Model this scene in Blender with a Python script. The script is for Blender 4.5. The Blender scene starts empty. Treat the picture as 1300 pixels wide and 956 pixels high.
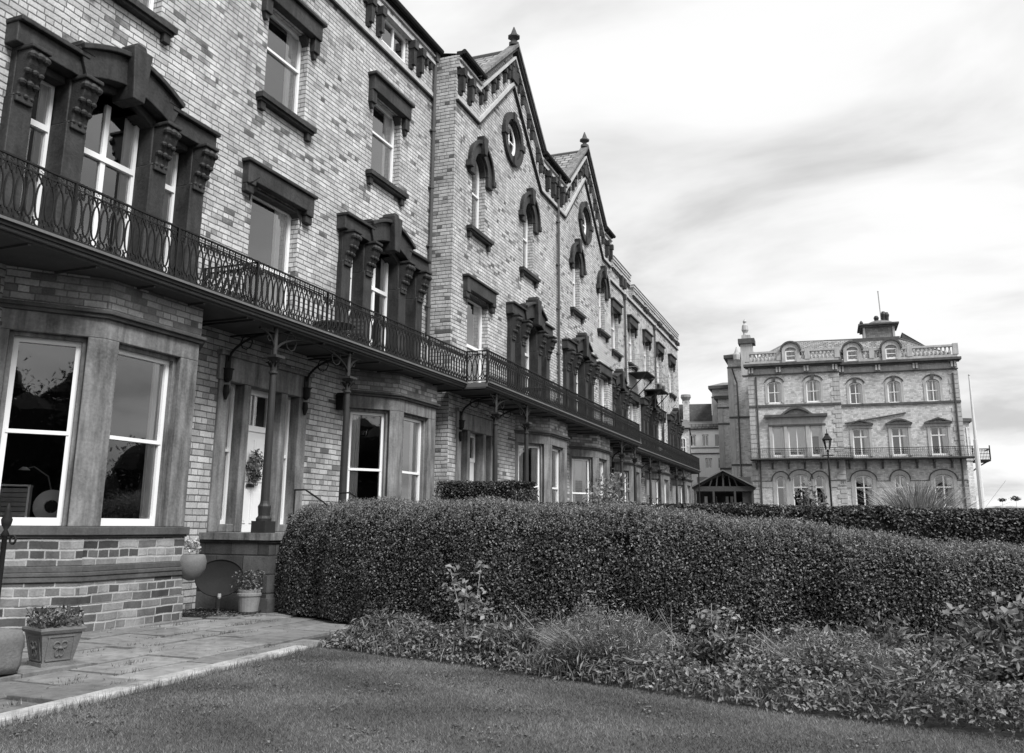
import bpy, math, random
import numpy as np
from mathutils import Vector, Matrix
random.seed(7); rng = np.random.default_rng(7)
R = math.radians; PI = math.pi
SC = bpy.context.scene; COL = SC.collection

# ------------------------------------------------------------------ materials (the photograph is monochrome: greys only)
class NT:
    def __init__(s, nt): s.nt = nt; s.N = nt.nodes; s.L = nt.links
    def n(s, t, **k):
        o = s.N.new(t)
        for a, b in k.items(): setattr(o, a, b)
        return o
    def put(s, sock, v):
        if isinstance(v, (int, float)): sock.default_value = v
        elif isinstance(v, tuple): sock.default_value = v
        else: s.L.new(v, sock)
    def m(s, op, a, b=0.0, c=0.0, clamp=False):
        o = s.n('ShaderNodeMath', operation=op, use_clamp=clamp)
        s.put(o.inputs[0], a); s.put(o.inputs[1], b); s.put(o.inputs[2], c)
        return o.outputs[0]
    def noise(s, vec, scale, detail=4, rough=.55, w=None):
        o = s.n('ShaderNodeTexNoise'); s.L.new(vec, o.inputs['Vector'])
        o.inputs['Scale'].default_value = scale; o.inputs['Detail'].default_value = detail; o.inputs['Roughness'].default_value = rough
        return o.outputs['Fac']
    def ramp(s, f, stops):
        o = s.n('ShaderNodeValToRGB'); r = o.color_ramp
        while len(r.elements) < len(stops): r.elements.new(.5)
        for e, (p, g) in zip(r.elements, stops): e.position = p; e.color = (g, g, g, 1)
        s.L.new(f, o.inputs[0]); return o.outputs[0]
    def mix(s, f, a, b):
        o = s.n('ShaderNodeMix', data_type='FLOAT'); s.put(o.inputs[0], f); s.put(o.inputs[2], a); s.put(o.inputs[3], b)
        return o.outputs[0]
    def grey(s, f):
        o = s.n('ShaderNodeCombineColor'); 
        for i in range(3): s.L.new(f, o.inputs[i])
        return o.outputs[0]
    def bump(s, h, strength, dist=.02):
        o = s.n('ShaderNodeBump'); s.L.new(h, o.inputs['Height']); o.inputs['Strength'].default_value = strength; o.inputs['Distance'].default_value = dist
        return o.outputs[0]

M = {}
def newmat(name):
    m = bpy.data.materials.new(name); m.use_nodes = True; t = NT(m.node_tree)
    b = t.N['Principled BSDF']; M[name] = m; return t, b
def coords(t, kind='Object'):
    return t.n('ShaderNodeTexCoord').outputs[kind]

def plain(name, g, rough=.6, var=.15, scale=6, fine=40, bump=.25, metal=0, streak=0.0, spec=.5, jitter=False):
    t, b = newmat(name); co = coords(t)
    a = t.noise(co, scale); c = t.noise(co, fine, 3)
    v = t.m('ADD', t.m('MULTIPLY', t.m('SUBTRACT', a, .5), 2.6), t.m('MULTIPLY', t.m('SUBTRACT', c, .5), 1.4))
    f = t.m('MULTIPLY', t.m('ADD', t.m('MULTIPLY', v, var), 1.0), g)
    if streak:
        mp = t.n('ShaderNodeMapping'); t.L.new(co, mp.inputs[0]); mp.inputs['Scale'].default_value = (5, 5, .7)
        k = t.noise(mp.outputs[0], 1.6, 5)
        f = t.m('MULTIPLY', f, t.m('ADD', t.m('MULTIPLY', t.m('SUBTRACT', k, .5), streak * 3), 1.0))
    if jitter:
        oi = t.n('ShaderNodeObjectInfo'); f = t.m('MULTIPLY', f, t.m('ADD', t.m('MULTIPLY', oi.outputs['Random'], .3), .85))
    f = t.m('MAXIMUM', f, .004)
    t.L.new(t.grey(f), b.inputs['Base Color']); b.inputs['Roughness'].default_value = rough; b.inputs['Metallic'].default_value = metal
    b.inputs['Specular IOR Level'].default_value = spec
    if bump: t.L.new(t.bump(c, bump, .01), b.inputs['Normal'])
    return M[name]

def brick(name, bw, bh, joint, ramp, mortar, soft=.02, stain=.35, headers=True, bump=.6, scale=1.0, spec=.25, joint_soft=1.0, perp=1.35, blot=0.0):
    t, b = newmat(name)
    uv = t.n('ShaderNodeTexCoord').outputs['UV']; sp = t.n('ShaderNodeSeparateXYZ')
    # a slight wobble of the courses
    wob = t.n('ShaderNodeTexNoise'); t.L.new(uv, wob.inputs['Vector']); wob.inputs['Scale'].default_value = 2.5; wob.inputs['Detail'].default_value = 2
    vm = t.n('ShaderNodeVectorMath', operation='MULTIPLY_ADD'); t.L.new(wob.outputs['Color'], vm.inputs[0]); vm.inputs[1].default_value = (soft, soft, 0); t.L.new(uv, vm.inputs[2])
    t.L.new(vm.outputs[0], sp.inputs[0]); u, v = sp.outputs[0], sp.outputs[1]
    rv = t.m('DIVIDE', v, bh); row = t.m('FLOOR', rv); fv = t.m('FRACT', rv)
    wn = t.n('ShaderNodeTexWhiteNoise', noise_dimensions='1D'); t.L.new(row, wn.inputs['W'])
    off = t.m('ADD', t.m('MULTIPLY', t.m('MODULO', row, 2.0), .5), t.m('MULTIPLY', wn.outputs['Value'], .35))
    if headers: 
        hd = t.m('LESS_THAN', t.m('MODULO', t.m('ABSOLUTE', row), 4.0), .5)
        w = t.m('SUBTRACT', bw, t.m('MULTIPLY', hd, bw * .5))
    else: w = t.m('ADD', bw, 0.0)
    cu = t.m('ADD', t.m('DIVIDE', u, w), off); c = t.m('FLOOR', cu); fu = t.m('FRACT', cu)
    eu = t.m('MULTIPLY', t.m('MINIMUM', fu, t.m('SUBTRACT', 1.0, fu)), t.m('MULTIPLY', w, perp)); ev = t.m('MULTIPLY', t.m('MINIMUM', fv, t.m('SUBTRACT', 1.0, fv)), bh)
    e = t.m('MINIMUM', eu, ev)
    fine = t.noise(uv, 30, 4)
    e = t.m('ADD', e, t.m('MULTIPLY', t.m('SUBTRACT', fine, .5), joint * .9))
    mr = t.n('ShaderNodeMapRange'); t.L.new(e, mr.inputs[0]); mr.inputs[1].default_value = joint * .32; mr.inputs[2].default_value = joint * (.5 + .4 * joint_soft)
    face = mr.outputs[0]
    cv = t.n('ShaderNodeCombineXYZ'); t.L.new(c, cv.inputs[0]); t.L.new(row, cv.inputs[1])
    w2 = t.n('ShaderNodeTexWhiteNoise', noise_dimensions='2D'); t.L.new(cv.outputs[0], w2.inputs['Vector'])
    st0 = t.noise(uv, .8, 5, .65); val = t.ramp(t.m('ADD', w2.outputs['Value'], t.m('MULTIPLY', t.m('SUBTRACT', st0, .52), blot), clamp=True), ramp)
    st = t.noise(uv, .45, 6, .62); st2 = t.noise(uv, 3.2, 5, .6)
    k = t.m('ADD', t.m('MULTIPLY', t.m('SUBTRACT', st, .5), stain * 2.6), t.m('MULTIPLY', t.m('SUBTRACT', st2, .5), stain * 1.7))
    k = t.m('ADD', k, t.m('MULTIPLY', t.m('SUBTRACT', fine, .5), .8))
    ms = t.n('ShaderNodeMapping'); t.L.new(uv, ms.inputs[0]); ms.inputs['Scale'].default_value = (2.2, .22, 1)
    k = t.m('ADD', k, t.m('MULTIPLY', t.m('SUBTRACT', t.noise(ms.outputs[0], 1.3, 6, .62), .5), stain * 1.5))
    f = t.m('MULTIPLY', val, t.m('ADD', k, 1.0))
    mo = t.m('MULTIPLY', t.m('ADD', .35, t.m('MULTIPLY', st2, 1.3)), mortar); f = t.mix(face, mo, f); f = t.m('MAXIMUM', f, .01)
    t.L.new(t.grey(f), b.inputs['Base Color']); b.inputs['Roughness'].default_value = .85; b.inputs['Specular IOR Level'].default_value = spec
    h = t.m('ADD', face, t.m('MULTIPLY', fine, .5)); t.L.new(t.bump(h, bump, .012), b.inputs['Normal'])
    return M[name]

brick('brick_facade', .33, .115, .020, [(0, .11), (.03, .18), (.09, .33), (.3, .41), (.7, .45), (1, .51)], .105, stain=.5, blot=.5, soft=.032, perp=1.8)
brick('brick_ground', .34, .125, .018, [(0, .13), (.12, .26), (.5, .36), (1, .47)], .09, stain=.45, blot=.6, soft=.02, perp=1.8)
brick('brick_plinth', .40, .135, .022, [(0, .04), (.3, .07), (.6, .13), (.8, .19), (1, .27)], .34, stain=.6, headers=True, soft=.045, blot=.5)
brick('brick_bay', .34, .115, .018, [(0, .12), (.3, .2), (.7, .32), (1, .44)], .14, stain=.5, blot=.5)
brick('hotel_brick', .32, .13, .018, [(0, .34), (.3, .46), (1, .58)], .33, stain=.34)
brick('stone_blocks', .62, .34, .022, [(0, .035), (.5, .06), (1, .11)], .035, stain=.6, headers=False, soft=.02)
brick('stone_blocks_mid', .8, .5, .008, [(0, .19), (.5, .22), (1, .26)], .11, stain=.32, headers=False)
brick('quoin_stone', .9, .42, .03, [(0, .2), (1, .3)], .12, stain=.35, headers=False)
brick('slates', .4, .34, .06, [(0, .14), (.5, .2), (1, .28)], .03, stain=.3, headers=False, spec=.5)
brick('slates_dark', .35, .25, .02, [(0, .05), (1, .08)], .035, stain=.3, headers=False)
brick('lantern_brick', .4, .16, .02, [(0, .16), (1, .26)], .1, stain=.3)
plain('stone_dark', .027, .6, .9, 2.2, 18, .8, streak=.6, spec=.35)
plain('stone_carved', .028, .7, .5, 9, 40, .8, spec=.35)
plain('stone_mid', .15, .8, .6, 1.3, 22, .5, streak=.8, spec=.3)
plain('stone_band', .075, .8, .6, 2.0, 30, .4, streak=.2, spec=.3)
plain('stone_pale', .42, .8, .2, 2, 30, .3, streak=.2)
plain('stone_hotel', .36, .8, .25, 1.5, 20, .3, streak=.3)
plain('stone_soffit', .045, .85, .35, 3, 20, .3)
plain('white_paint', .78, .35, .03, 3, 30, .05)
plain('cream_render', .88, .8, .08, .6, 20, .1, streak=.1)
plain('curtain', .8, .85, .08, 3, 20, .1)
plain('iron', .014, .7, .4, 8, 60, .3, spec=.25)
plain('iron_column', .026, .5, .3, 6, 50, .3, spec=.4)
plain('iron_pale', .3, .5, .2, 6, 50, .2)
plain('lead', .12, .6, .3, 3, 20, .2)
plain('pipe_paint', .06, .5, .3, 2, 30, .2)
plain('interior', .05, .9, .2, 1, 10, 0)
plain('door_white', .72, .35, .03, 3, 30, .03)
plain('dish_grey', .022, .85, .3, 3, 40, .15, spec=.08)
plain('flagstone', .26, .85, .42, 1.6, 26, .5, jitter=True)
plain('kerb_white', .31, .85, .8, 2.5, 22, .8)
plain('soil', .03, 1, .5, 5, 30, .8)
plain('planter_stone', .13, .85, .35, 6, 50, .5)
plain('block_stone', .14, .9, .4, 2.5, 30, .7)
plain('pot_clay', .2, .8, .3, 5, 40, .3)
plain('lawn_base', .055, .95, .4, 4, 60, .4)
plain('terrain', .06, .95, .4, .4, 8, .2)
plain('bark', .06, .9, .4, 8, 40, .6)
plain('paving_far', .2, .9, .2, 1, 10, .2)
plain('pole_white', .6, .5, .08, 2, 10, 0)
plain('wood_dark', .04, .7, .3, 4, 30, .2)
plain('sea', .3, .3, .1, .1, 1, .2)

def leafmat(name, lo, hi, rough=.45, trans=.25, spec=.5):
    t, b = newmat(name)
    at = t.n('ShaderNodeAttribute', attribute_name='tone')
    f = t.m('ADD', t.m('MULTIPLY', at.outputs['Fac'], hi - lo), lo)
    t.L.new(t.grey(f), b.inputs['Base Color']); b.inputs['Roughness'].default_value = rough; b.inputs['Specular IOR Level'].default_value = spec
    tr = t.n('ShaderNodeBsdfTranslucent'); t.L.new(t.grey(f), tr.inputs[0])
    mx = t.n('ShaderNodeMixShader'); mx.inputs[0].default_value = trans
    out = t.N['Material Output']; t.L.new(b.outputs[0], mx.inputs[1]); t.L.new(tr.outputs[0], mx.inputs[2]); t.L.new(mx.outputs[0], out.inputs[0])
leafmat('leaf_hedge', .022, .22, .42, spec=.45)
leafmat('leaf_hedge_dark', .018, .13, .45)
leafmat('leaf_bed', .025, .27, .45)
leafmat('leaf_grass', .05, .17, .6)
leafmat('leaf_lawn', .05, .22, .6)
leafmat('leaf_pale', .07, .42, .55)
leafmat('leaf_tree', .02, .07, .5)
leafmat('leaf_rose', .07, .3, .5)

t, b = newmat('glass')
out = t.N['Material Output']; fr = t.n('ShaderNodeFresnel'); fr.inputs[0].default_value = 1.55
tp = t.n('ShaderNodeBsdfTransparent'); tp.inputs[0].default_value = (.93, .93, .93, 1)
gl = t.n('ShaderNodeBsdfGlossy'); gl.inputs['Roughness'].default_value = .015; gl.inputs[0].default_value = (.95, .95, .95, 1)
nz = t.noise(coords(t), 1.1, 2); t.L.new(t.bump(nz, .13, .02), gl.inputs['Normal'])
f = t.m('ADD', t.m('MULTIPLY', fr.outputs[0], 1.8), .08, clamp=True); mx = t.n('ShaderNodeMixShader'); t.L.new(f, mx.inputs[0])
t.L.new(tp.outputs[0], mx.inputs[1]); t.L.new(gl.outputs[0], mx.inputs[2]); t.L.new(mx.outputs[0], out.inputs[0])

# ------------------------------------------------------------------ mesh builder
class MB:
    def __init__(s, mat='stone_dark'): s.v = []; s.f = []; s.fm = []; s.mats = []; s.T = None; s.mat(mat)
    def mat(s, name):
        if name not in s.mats: s.mats.append(name)
        s.cur = s.mats.index(name); return s
    def pt(s, p):
        p = Vector(p)
        if s.T is not None: p = s.T @ p
        s.v.append(tuple(p)); return len(s.v) - 1
    def face(s, pts):
        s.f.append([s.pt(p) for p in pts]); s.fm.append(s.cur)
    def idx(s, ids): s.f.append(list(ids)); s.fm.append(s.cur)
    def box(s, x0, x1, y0, y1, z0, z1):
        a = [s.pt(p) for p in [(x0,y0,z0),(x1,y0,z0),(x1,y1,z0),(x0,y1,z0),(x0,y0,z1),(x1,y0,z1),(x1,y1,z1),(x0,y1,z1)]]
        for q in ((0,3,2,1),(4,5,6,7),(0,1,5,4),(1,2,6,5),(2,3,7,6),(3,0,4,7)): s.idx([a[i] for i in q])
        return s
    def prism(s, pts, y0, y1):            # outline in x,z extruded along y (counter-clockwise seen from -y)
        n = len(pts); a = [s.pt((x, y0, z)) for x, z in pts]; b = [s.pt((x, y1, z)) for x, z in pts]
        s.idx(a); s.idx(b[::-1])
        for i in range(n): j = (i + 1) % n; s.idx([a[i], b[i], b[j], a[j]])
        return s
    def plan(s, pts, z0, z1):             # outline in x,y extruded up
        n = len(pts); a = [s.pt((x, y, z0)) for x, y in pts]; b = [s.pt((x, y, z1)) for x, y in pts]
        s.idx(a[::-1]); s.idx(b)
        for i in range(n): j = (i + 1) % n; s.idx([a[i], a[j], b[j], b[i]])
        return s
    def strip(s, o, i, y0, y1, caps=True, closed=False):   # band between two polylines in x,z
        n = len(o); A = [s.pt((x, y0, z)) for x, z in o]; B = [s.pt((x, y0, z)) for x, z in i]
        C = [s.pt((x, y1, z)) for x, z in o]; D = [s.pt((x, y1, z)) for x, z in i]
        rr = range(n) if closed else range(n - 1)
        for k in rr:
            j = (k + 1) % n
            s.idx([A[k], A[j], B[j], B[k]]); s.idx([D[k], D[j], C[j], C[k]]); s.idx([A[j], A[k], C[k], C[j]]); s.idx([B[k], B[j], D[j], D[k]])
        if caps and not closed: s.idx([A[0], B[0], D[0], C[0]]); s.idx([B[-1], A[-1], C[-1], D[-1]])
        return s
    def tube(s, path, r, n=6, closed=False, taper=None):
        P = [Vector(p) for p in path]; L = len(P); rings = []
        for k in range(L):
            a = P[(k - 1) % L] if (closed or k > 0) else P[k]; b = P[(k + 1) % L] if (closed or k < L - 1) else P[k]
            d = (b - a).normalized() if (b - a).length > 1e-9 else Vector((0, 0, 1))
            up = Vector((0, 1, 0)) if abs(d.y) < .9 else Vector((1, 0, 0))
            x = d.cross(up).normalized(); y = d.cross(x).normalized()
            rad = r if taper is None else r + (taper - r) * k / (L - 1)
            rings.append([s.pt(P[k] + x * (rad * math.cos(2*PI*i/n + PI/4)) + y * (rad * math.sin(2*PI*i/n + PI/4))) for i in range(n)])
        for k in range(L if closed else L - 1):
            a, b = rings[k], rings[(k + 1) % L]
            for i in range(n): j = (i + 1) % n; s.idx([a[i], a[j], b[j], b[i]])
        if not closed: s.idx(rings[0][::-1]); s.idx(rings[-1])
        return s
    def lathe(s, prof, c=(0,0,0), n=14, flute=0):
        rings = []
        for r, z in prof:
            rings.append([s.pt((c[0] + (r*(1-flute*(i%2)))*math.cos(2*PI*i/n), c[1] + (r*(1-flute*(i%2)))*math.sin(2*PI*i/n), c[2] + z)) for i in range(n)])
        for a, b in zip(rings, rings[1:]):
            for i in range(n): j = (i + 1) % n; s.idx([a[i], a[j], b[j], b[i]])
        s.idx(rings[0][::-1]); s.idx(rings[-1]); return s
    def wall(s, x0, x1, z0, z1, holes, y=0.0, depth=.28):
        xs = sorted({x0, x1, *[min(max(h[i], x0), x1) for h in holes for i in (0, 1)]}); zs = sorted({z0, z1, *[min(max(h[i], z0), z1) for h in holes for i in (2, 3)]})
        for a, b in zip(xs, xs[1:]):
            for c, d in zip(zs, zs[1:]):
                mx, mz = (a + b) / 2, (c + d) / 2
                if any(h[0] < mx < h[1] and h[2] < mz < h[3] for h in holes): continue
                s.face([(a, y, c), (b, y, c), (b, y, d), (a, y, d)])
        for h in holes:
            a, b, c, d = h[:4]
            s.face([(a, y, c), (a, y+depth, c), (b, y+depth, c), (b, y, c)]); s.face([(a, y, d), (b, y, d), (b, y+depth, d), (a, y+depth, d)])
            s.face([(a, y, c), (a, y, d), (a, y+depth, d), (a, y+depth, c)]); s.face([(b, y, c), (b, y+depth, c), (b, y+depth, d), (b, y, d)])
        return s
    def mesh(s, name):
        me = bpy.data.meshes.new(name); me.from_pydata(s.v, [], s.f)
        for m in s.mats: me.materials.append(M[m])
        me.polygons.foreach_set('material_index', s.fm)
        uvl = me.uv_layers.new(name='UVMap'); me.update()
        uv = np.empty((len(me.loops), 2), dtype=np.float32)
        for p in me.polygons:
            n = p.normal
            if abs(n.z) > .97: tt = Vector((1, 0, 0)); bb = Vector((0, 1, 0))
            else: tt = Vector((0, 0, 1)).cross(n).normalized(); bb = n.cross(tt)
            for li in p.loop_indices:
                co = me.vertices[me.loops[li].vertex_index].co; uv[li] = (co.dot(tt), co.dot(bb))
        uvl.data.foreach_set('uv', uv.ravel()); me.validate(); return me

def obj(name, mb, parent=None, loc=None, rz=0, smooth=False, bevel=0):
    me = mb.mesh(name) if isinstance(mb, MB) else mb
    o = bpy.data.objects.new(name, me); COL.objects.link(o)
    if parent: o.parent = parent
    if loc: o.location = loc
    o.rotation_euler = (0, 0, rz)
    if smooth:
        me.polygons.foreach_set('use_smooth', [True] * len(me.polygons)); me.update()
    if bevel:
        bm = o.modifiers.new('b', 'BEVEL'); bm.width = bevel; bm.segments = 2; bm.limit_method = 'ANGLE'; bm.angle_limit = R(50)
    return o
def tag(o, label, cat=None, group=None, kind=None):
    if label: o['label'] = label
    if cat: o['category'] = cat
    if group: o['group'] = group
    if kind: o['kind'] = kind
    return o
def thing(name, label, cat, loc=(0,0,0), rz=0, group=None):
    o = bpy.data.objects.new(name, None); COL.objects.link(o); o.location = loc; o.rotation_euler = (0, 0, rz); o.empty_display_size = .3
    return tag(o, label, cat, group)
CACHE = {}
def cached(key, fn):
    if key not in CACHE: CACHE[key] = fn()
    return CACHE[key]

def arc(cx, cz, rx, rz, a0, a1, n):
    return [(cx + rx*math.cos(a0 + (a1-a0)*k/n), cz + rz*math.sin(a0 + (a1-a0)*k/n)) for k in range(n + 1)]

# ------------------------------------------------------------------ windows
def sash_mesh(w, h, rail=.5, mull=0, fr=.075, arch=0.0, transom=None, split=0):
    """white timber frame, x centred, z from 0, front at y=0"""
    m = MB('white_paint'); a = w / 2
    if arch:
        hs = h - arch; o = [(a, 0)] + arc(0, hs, a, arch, 0, PI, 12) + [(-a, 0)]; i = [(a-fr, fr*.9)] + arc(0, hs, a-fr, arch-fr, 0, PI, 12) + [(-a+fr, fr*.9)]
        m.strip(o, i, 0, .09); m.box(-a, a, 0, .09, 0, fr*1.1)
    else:
        m.box(-a, -a+fr, 0, .09, 0, h); m.box(a-fr, a, 0, .09, 0, h); m.box(-a+fr, a-fr, 0, .09, h-fr, h); m.box(-a+fr, a-fr, 0, .09, 0, fr*1.4)
    if rail: m.box(-a+fr*.6, a-fr*.6, -.012, .075, h*rail-.03, h*rail+.03)
    if transom: m.box(-a+fr*.6, a-fr*.6, -.02, .08, transom-.05, transom+.05)
    if mull: m.box(-mull/2, mull/2, .006, .07, .05, h-fr*.6)
    if split:   # glazing bars
        for k in range(1, split): x = -a + w*k/split; m.box(x-.014, x+.014, .015, .06, .05, h-fr*.6)
    return m.mesh('window')
def pane_mesh(w, h, arch=0.0):
    m = MB('glass'); a = w/2 - .03
    if arch: m.face([(x, .05, z) for x, z in [(-a, .03), (a, .03)] + arc(0, h-arch, a, arch-.03, 0, PI, 12)])
    else: m.face([(-a, .05, .03), (a, .05, .03), (a, .05, h-.03), (-a, .05, h-.03)])
    return m.mesh('pane')
def curtain_mesh(w, h, side, frac=.32):
    m = MB('curtain'); W = w*frac; n = 14
    x0 = -w/2 if side < 0 else w/2 - W
    P = [(x0 + W*k/n, .085 + .02*math.sin(k*1.9)) for k in range(n + 1)]
    for (xa, ya), (xb, yb) in zip(P, P[1:]): m.face([(xa, ya, .02), (xb, yb, .02), (xb*.98+.0, yb, h), (xa*.98, ya, h)])
    return m.mesh('curtain')
def blind_mesh(w, h, drop):
    m = MB('curtain'); m.box(-w/2+.05, w/2-.05, .11, .125, h-drop, h-.04); m.box(-w/2+.05, w/2-.05, .10, .135, h-drop-.03, h-drop); return m.mesh('blind')

def window(parent, x, z, w, h, y=.2, curtains=(), blind=0, kind='sash', **k):
    key = (w, h, tuple(sorted(k.items())))
    o = obj('window', cached(('s',)+key, lambda: sash_mesh(w, h, **k)), parent, (x, y, z))
    obj('pane', cached(('p', w, h, k.get('arch', 0)), lambda: pane_mesh(w, h, k.get('arch', 0))), o)
    hh = h if not k.get('arch') else h - k['arch']*.5
    for sd, fr in curtains: obj('curtain', cached(('c', w, h, sd, fr), lambda: curtain_mesh(w-.1, hh-.05, sd, fr)), o)
    if blind: obj('blind', cached(('b', w, h, blind), lambda: blind_mesh(w, h, blind)), o)
    return o

# ------------------------------------------------------------------ dressed stone trim
def console(m, x, y, z, w, h, d):        # scrolled bracket seen on the piers
    n = 10; pr = []
    for k in range(n + 1):
        t = k / n; pr.append((-d*(.95 - .62*t + .13*math.sin(t*2*PI)), z - h*t))
    T0 = m.T
    a = [m.pt((x-w/2, y+py, pz)) for py, pz in pr]; b = [m.pt((x+w/2, y+py, pz)) for py, pz in pr]
    c = [m.pt((x-w/2, y, pz)) for py, pz in pr]; e = [m.pt((x+w/2, y, pz)) for py, pz in pr]
    for k in range(n):
        m.idx([a[k], a[k+1], b[k+1], b[k]]); m.idx([c[k], c[k+1], a[k+1], a[k]]); m.idx([b[k], b[k+1], e[k+1], e[k]])
    m.idx([a[0], b[0], e[0], c[0]]); m.idx([c[n], e[n], b[n], a[n]])
    # carved leaves and volutes
    for (zz, rr) in ((.13, .085), (.42, .06), (.62, .07), (.86, .045)):
        yy = y - d*(.95 - .62*zz + .13*math.sin(zz*2*PI))
        for sx in (-1, 0, 1):
            m.lathe([(.01, -rr), (rr*.8, -rr*.5), (rr, 0), (rr*.75, rr*.55), (.01, rr)], (x + sx*w*.38, yy + abs(sx)*.02, z - h*zz), 7)
    m.box(x-w/2-.03, x+w/2+.03, y-d-.03, y, z, z+.07)

def hood_shouldered():                   # flat stone lintel with dropped ears (first floor)
    m = MB('stone_dark')
    m.prism([(-1.2, .02), (-.93, .02), (-.93, .12), (.93, .12), (.93, .02), (1.2, .02), (1.2, .5), (-1.2, .5)], -.17, .02)
    m.prism([(-1.2, -.16), (-.95, -.16), (-.95, .02), (-1.2, .02)], -.13, .02); m.prism([(.95, -.16), (1.2, -.16), (1.2, .02), (.95, .02)], -.13, .02)
    m.box(-1.26, 1.26, -.23, .02, .5, .58)
    for s in (-1, 1):
        m.prism([(s*.93, -.02), (s*.93 - s*.03, .12), (s*.68, .12), (s*.72, .02), (s*.86, -.1), (s*.93, -.3)][::s], -.02, .2)
    m.box(-.86, .86, .0, .24, .002, .11)
    return m.mesh('hood_mould')
def hood_upper():                        # second floor: square cut hood, deep drop at the ends
    m = MB('stone_dark')
    m.prism([(-1.05, 0), (1.05, 0), (1.05, .42), (-1.05, .42)], -.2, .02)
    m.box(-1.12, 1.12, -.28, .02, .42, .51)
    for s in (-1, 1):
        a, b2 = sorted((s*.82, s*1.05)); m.box(a, b2, -.15, .02, -.36, .0)
        a, b2 = sorted((s*.84, s*1.03)); m.prism([(a, -.36), (b2, -.36), (b2 - (b2-a)*.3, -.52), (a + (b2-a)*.3, -.52)][::-1], -.1, .02)
        m.prism([(s*.78, .0), (s*.6, .0), (s*.78, -.26)][::s], .0, .22)
    return m.mesh('hood_mould')
def sill_mesh(half=1.03):
    m = MB('stone_dark'); m.box(-half, half, -.2, .18, .08, .2); m.box(-half+.03, half-.03, -.14, .1, .02, .08)
    for s in (-1, 1): m.box(s*(half-.16)-.08, s*(half-.16)+.08, -.11, .02, -.16, .02)
    return m.mesh('window_sill')
def hood_arch():                         # round arched window: moulded ring with key block and stops
    m = MB('stone_dark'); 
    m.strip(arc(0, 0, .95, 1.0, 0, PI, 18), arc(0, 0, .56, .6, 0, PI, 18), -.12, .04)
    m.strip(arc(0, 0, 1.0, 1.06, 0, PI, 18), arc(0, 0, .88, .93, 0, PI, 18), -.2, -.1)
    for s in (-1, 1):
        a, b2 = sorted((s*.56, s*.95)); m.box(a, b2, -.13, .04, -.34, 0); a, b2 = sorted((s*.86, s*1.08)); m.box(a, b2, -.21, .02, -.2, .02)
    m.prism([(-.1, .56), (.1, .56), (.2, 1.2), (-.2, 1.2)], -.27, .02)
    m.strip(arc(0, 0, .56, .6, 0, PI, 18), arc(0, 0, .5, .54, 0, PI, 18), -.03, .24)
    return m.mesh('hood_mould')
def oval_mesh():
    m = MB('stone_dark'); m.strip(arc(0, 0, 1.0, 1.02, 0, 2*PI, 32)[:-1], arc(0, 0, .74, .76, 0, 2*PI, 32)[:-1], -.12, .03, closed=True)
    m.strip(arc(0, 0, .78, .8, 0, 2*PI, 32)[:-1], arc(0, 0, .66, .68, 0, 2*PI, 32)[:-1], -.05, .12, closed=True)
    for k in range(4):
        m.T = Matrix.Rotation(k*PI/2, 4, 'Y'); m.prism([(-.12, .7), (.12, .7), (.14, 1.04), (-.14, 1.04)], -.17, .02)
    m.T = None
    return m.mesh('round_window_surround')
def oval_fill():
    m = MB('curtain'); m.strip(arc(0, 0, .64, .66, 0, 2*PI, 28)[:-1], arc(0, 0, .5, .52, 0, 2*PI, 28)[:-1], .1, .16, closed=True)
    m.box(-.025, .025, .11, .15, -.52, .52); m.box(-.5, .5, .12, .15, -.025, .025); return m.mesh('window')
def oval_pane():
    m = MB('glass'); m.face([(x, .13, z) for x, z in arc(0, 0, .6, .62, 0, 2*PI, 28)[:-1]]); return m.mesh('pane')

def tri_surround():                      # three-light first floor window, z=0 at the balcony floor
    m = MB('stone_dark'); H = 3.28
    for s in (-1, 1):
        for a, b2, dd in ((.72, 1.12, .17), (1.75, 2.13, .17)):
            x0, x1 = sorted((s*a, s*b2)); m.box(x0, x1, -dd, .3, 0, 2.45)
            m.box(x0+.02, x1-.02, -dd+.05, .3, 2.45, H)
            m.prism([(x0, 2.45), (x1, 2.45), ((x0+x1)/2+.1, 2.56), ((x0+x1)/2-.1, 2.56)], -dd, -dd+.12)
    for s in (-1, 1):                    # side lintels
        x0, x1 = sorted((s*.98, s*2.25)); m.box(x0, x1, -.27, .3, H, H+.34); m.box(x0-.02, x1+.02, -.36, .02, H+.34, H+.42)
        m.box(min(s*1.12, s*1.75), max(s*1.12, s*1.75), -.02, .28, H-.14, H)
    # centre segmental hood
    n = 14; o = [(1.15 - 2.3*k/n, 3.72 + .36*math.sin(PI*k/n)) for k in range(n+1)]; i = [(.98 - 1.96*k/n, 3.30 + .26*math.sin(PI*k/n)) for k in range(n+1)]
    m.strip(o, i, -.34, .05); m.strip([(x*1.03, z+.09) for x, z in o], [(x, z-.004) for x, z in o], -.43, .04)
    i2 = [(.74 - 1.48*k/n, 3.2 + .24*math.sin(PI*k/n)) for k in range(n+1)]; m.strip([(x, z-.004) for x, z in i], i2, -.1, .3)
    for s in (-1, 1):
        x0, x1 = sorted((s*.86, s*1.17)); m.box(x0, x1, -.35, .04, H+.43, H+.6)
    m.prism([(-.13, 3.3), (.13, 3.3), (.22, 4.28), (-.22, 4.28)], -.5, .02); m.prism([(-.15, 4.28), (.15, 4.28), (.1, 4.4), (-.1, 4.4)], -.44, -.05)
    m.mat('stone_carved')
    for s in (-1, 1):
        for xc in (.92, 1.94): console(m, s*xc, -.12, H-.07, .3, .85, .33)
    return m.mesh('stone_surround')

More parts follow.
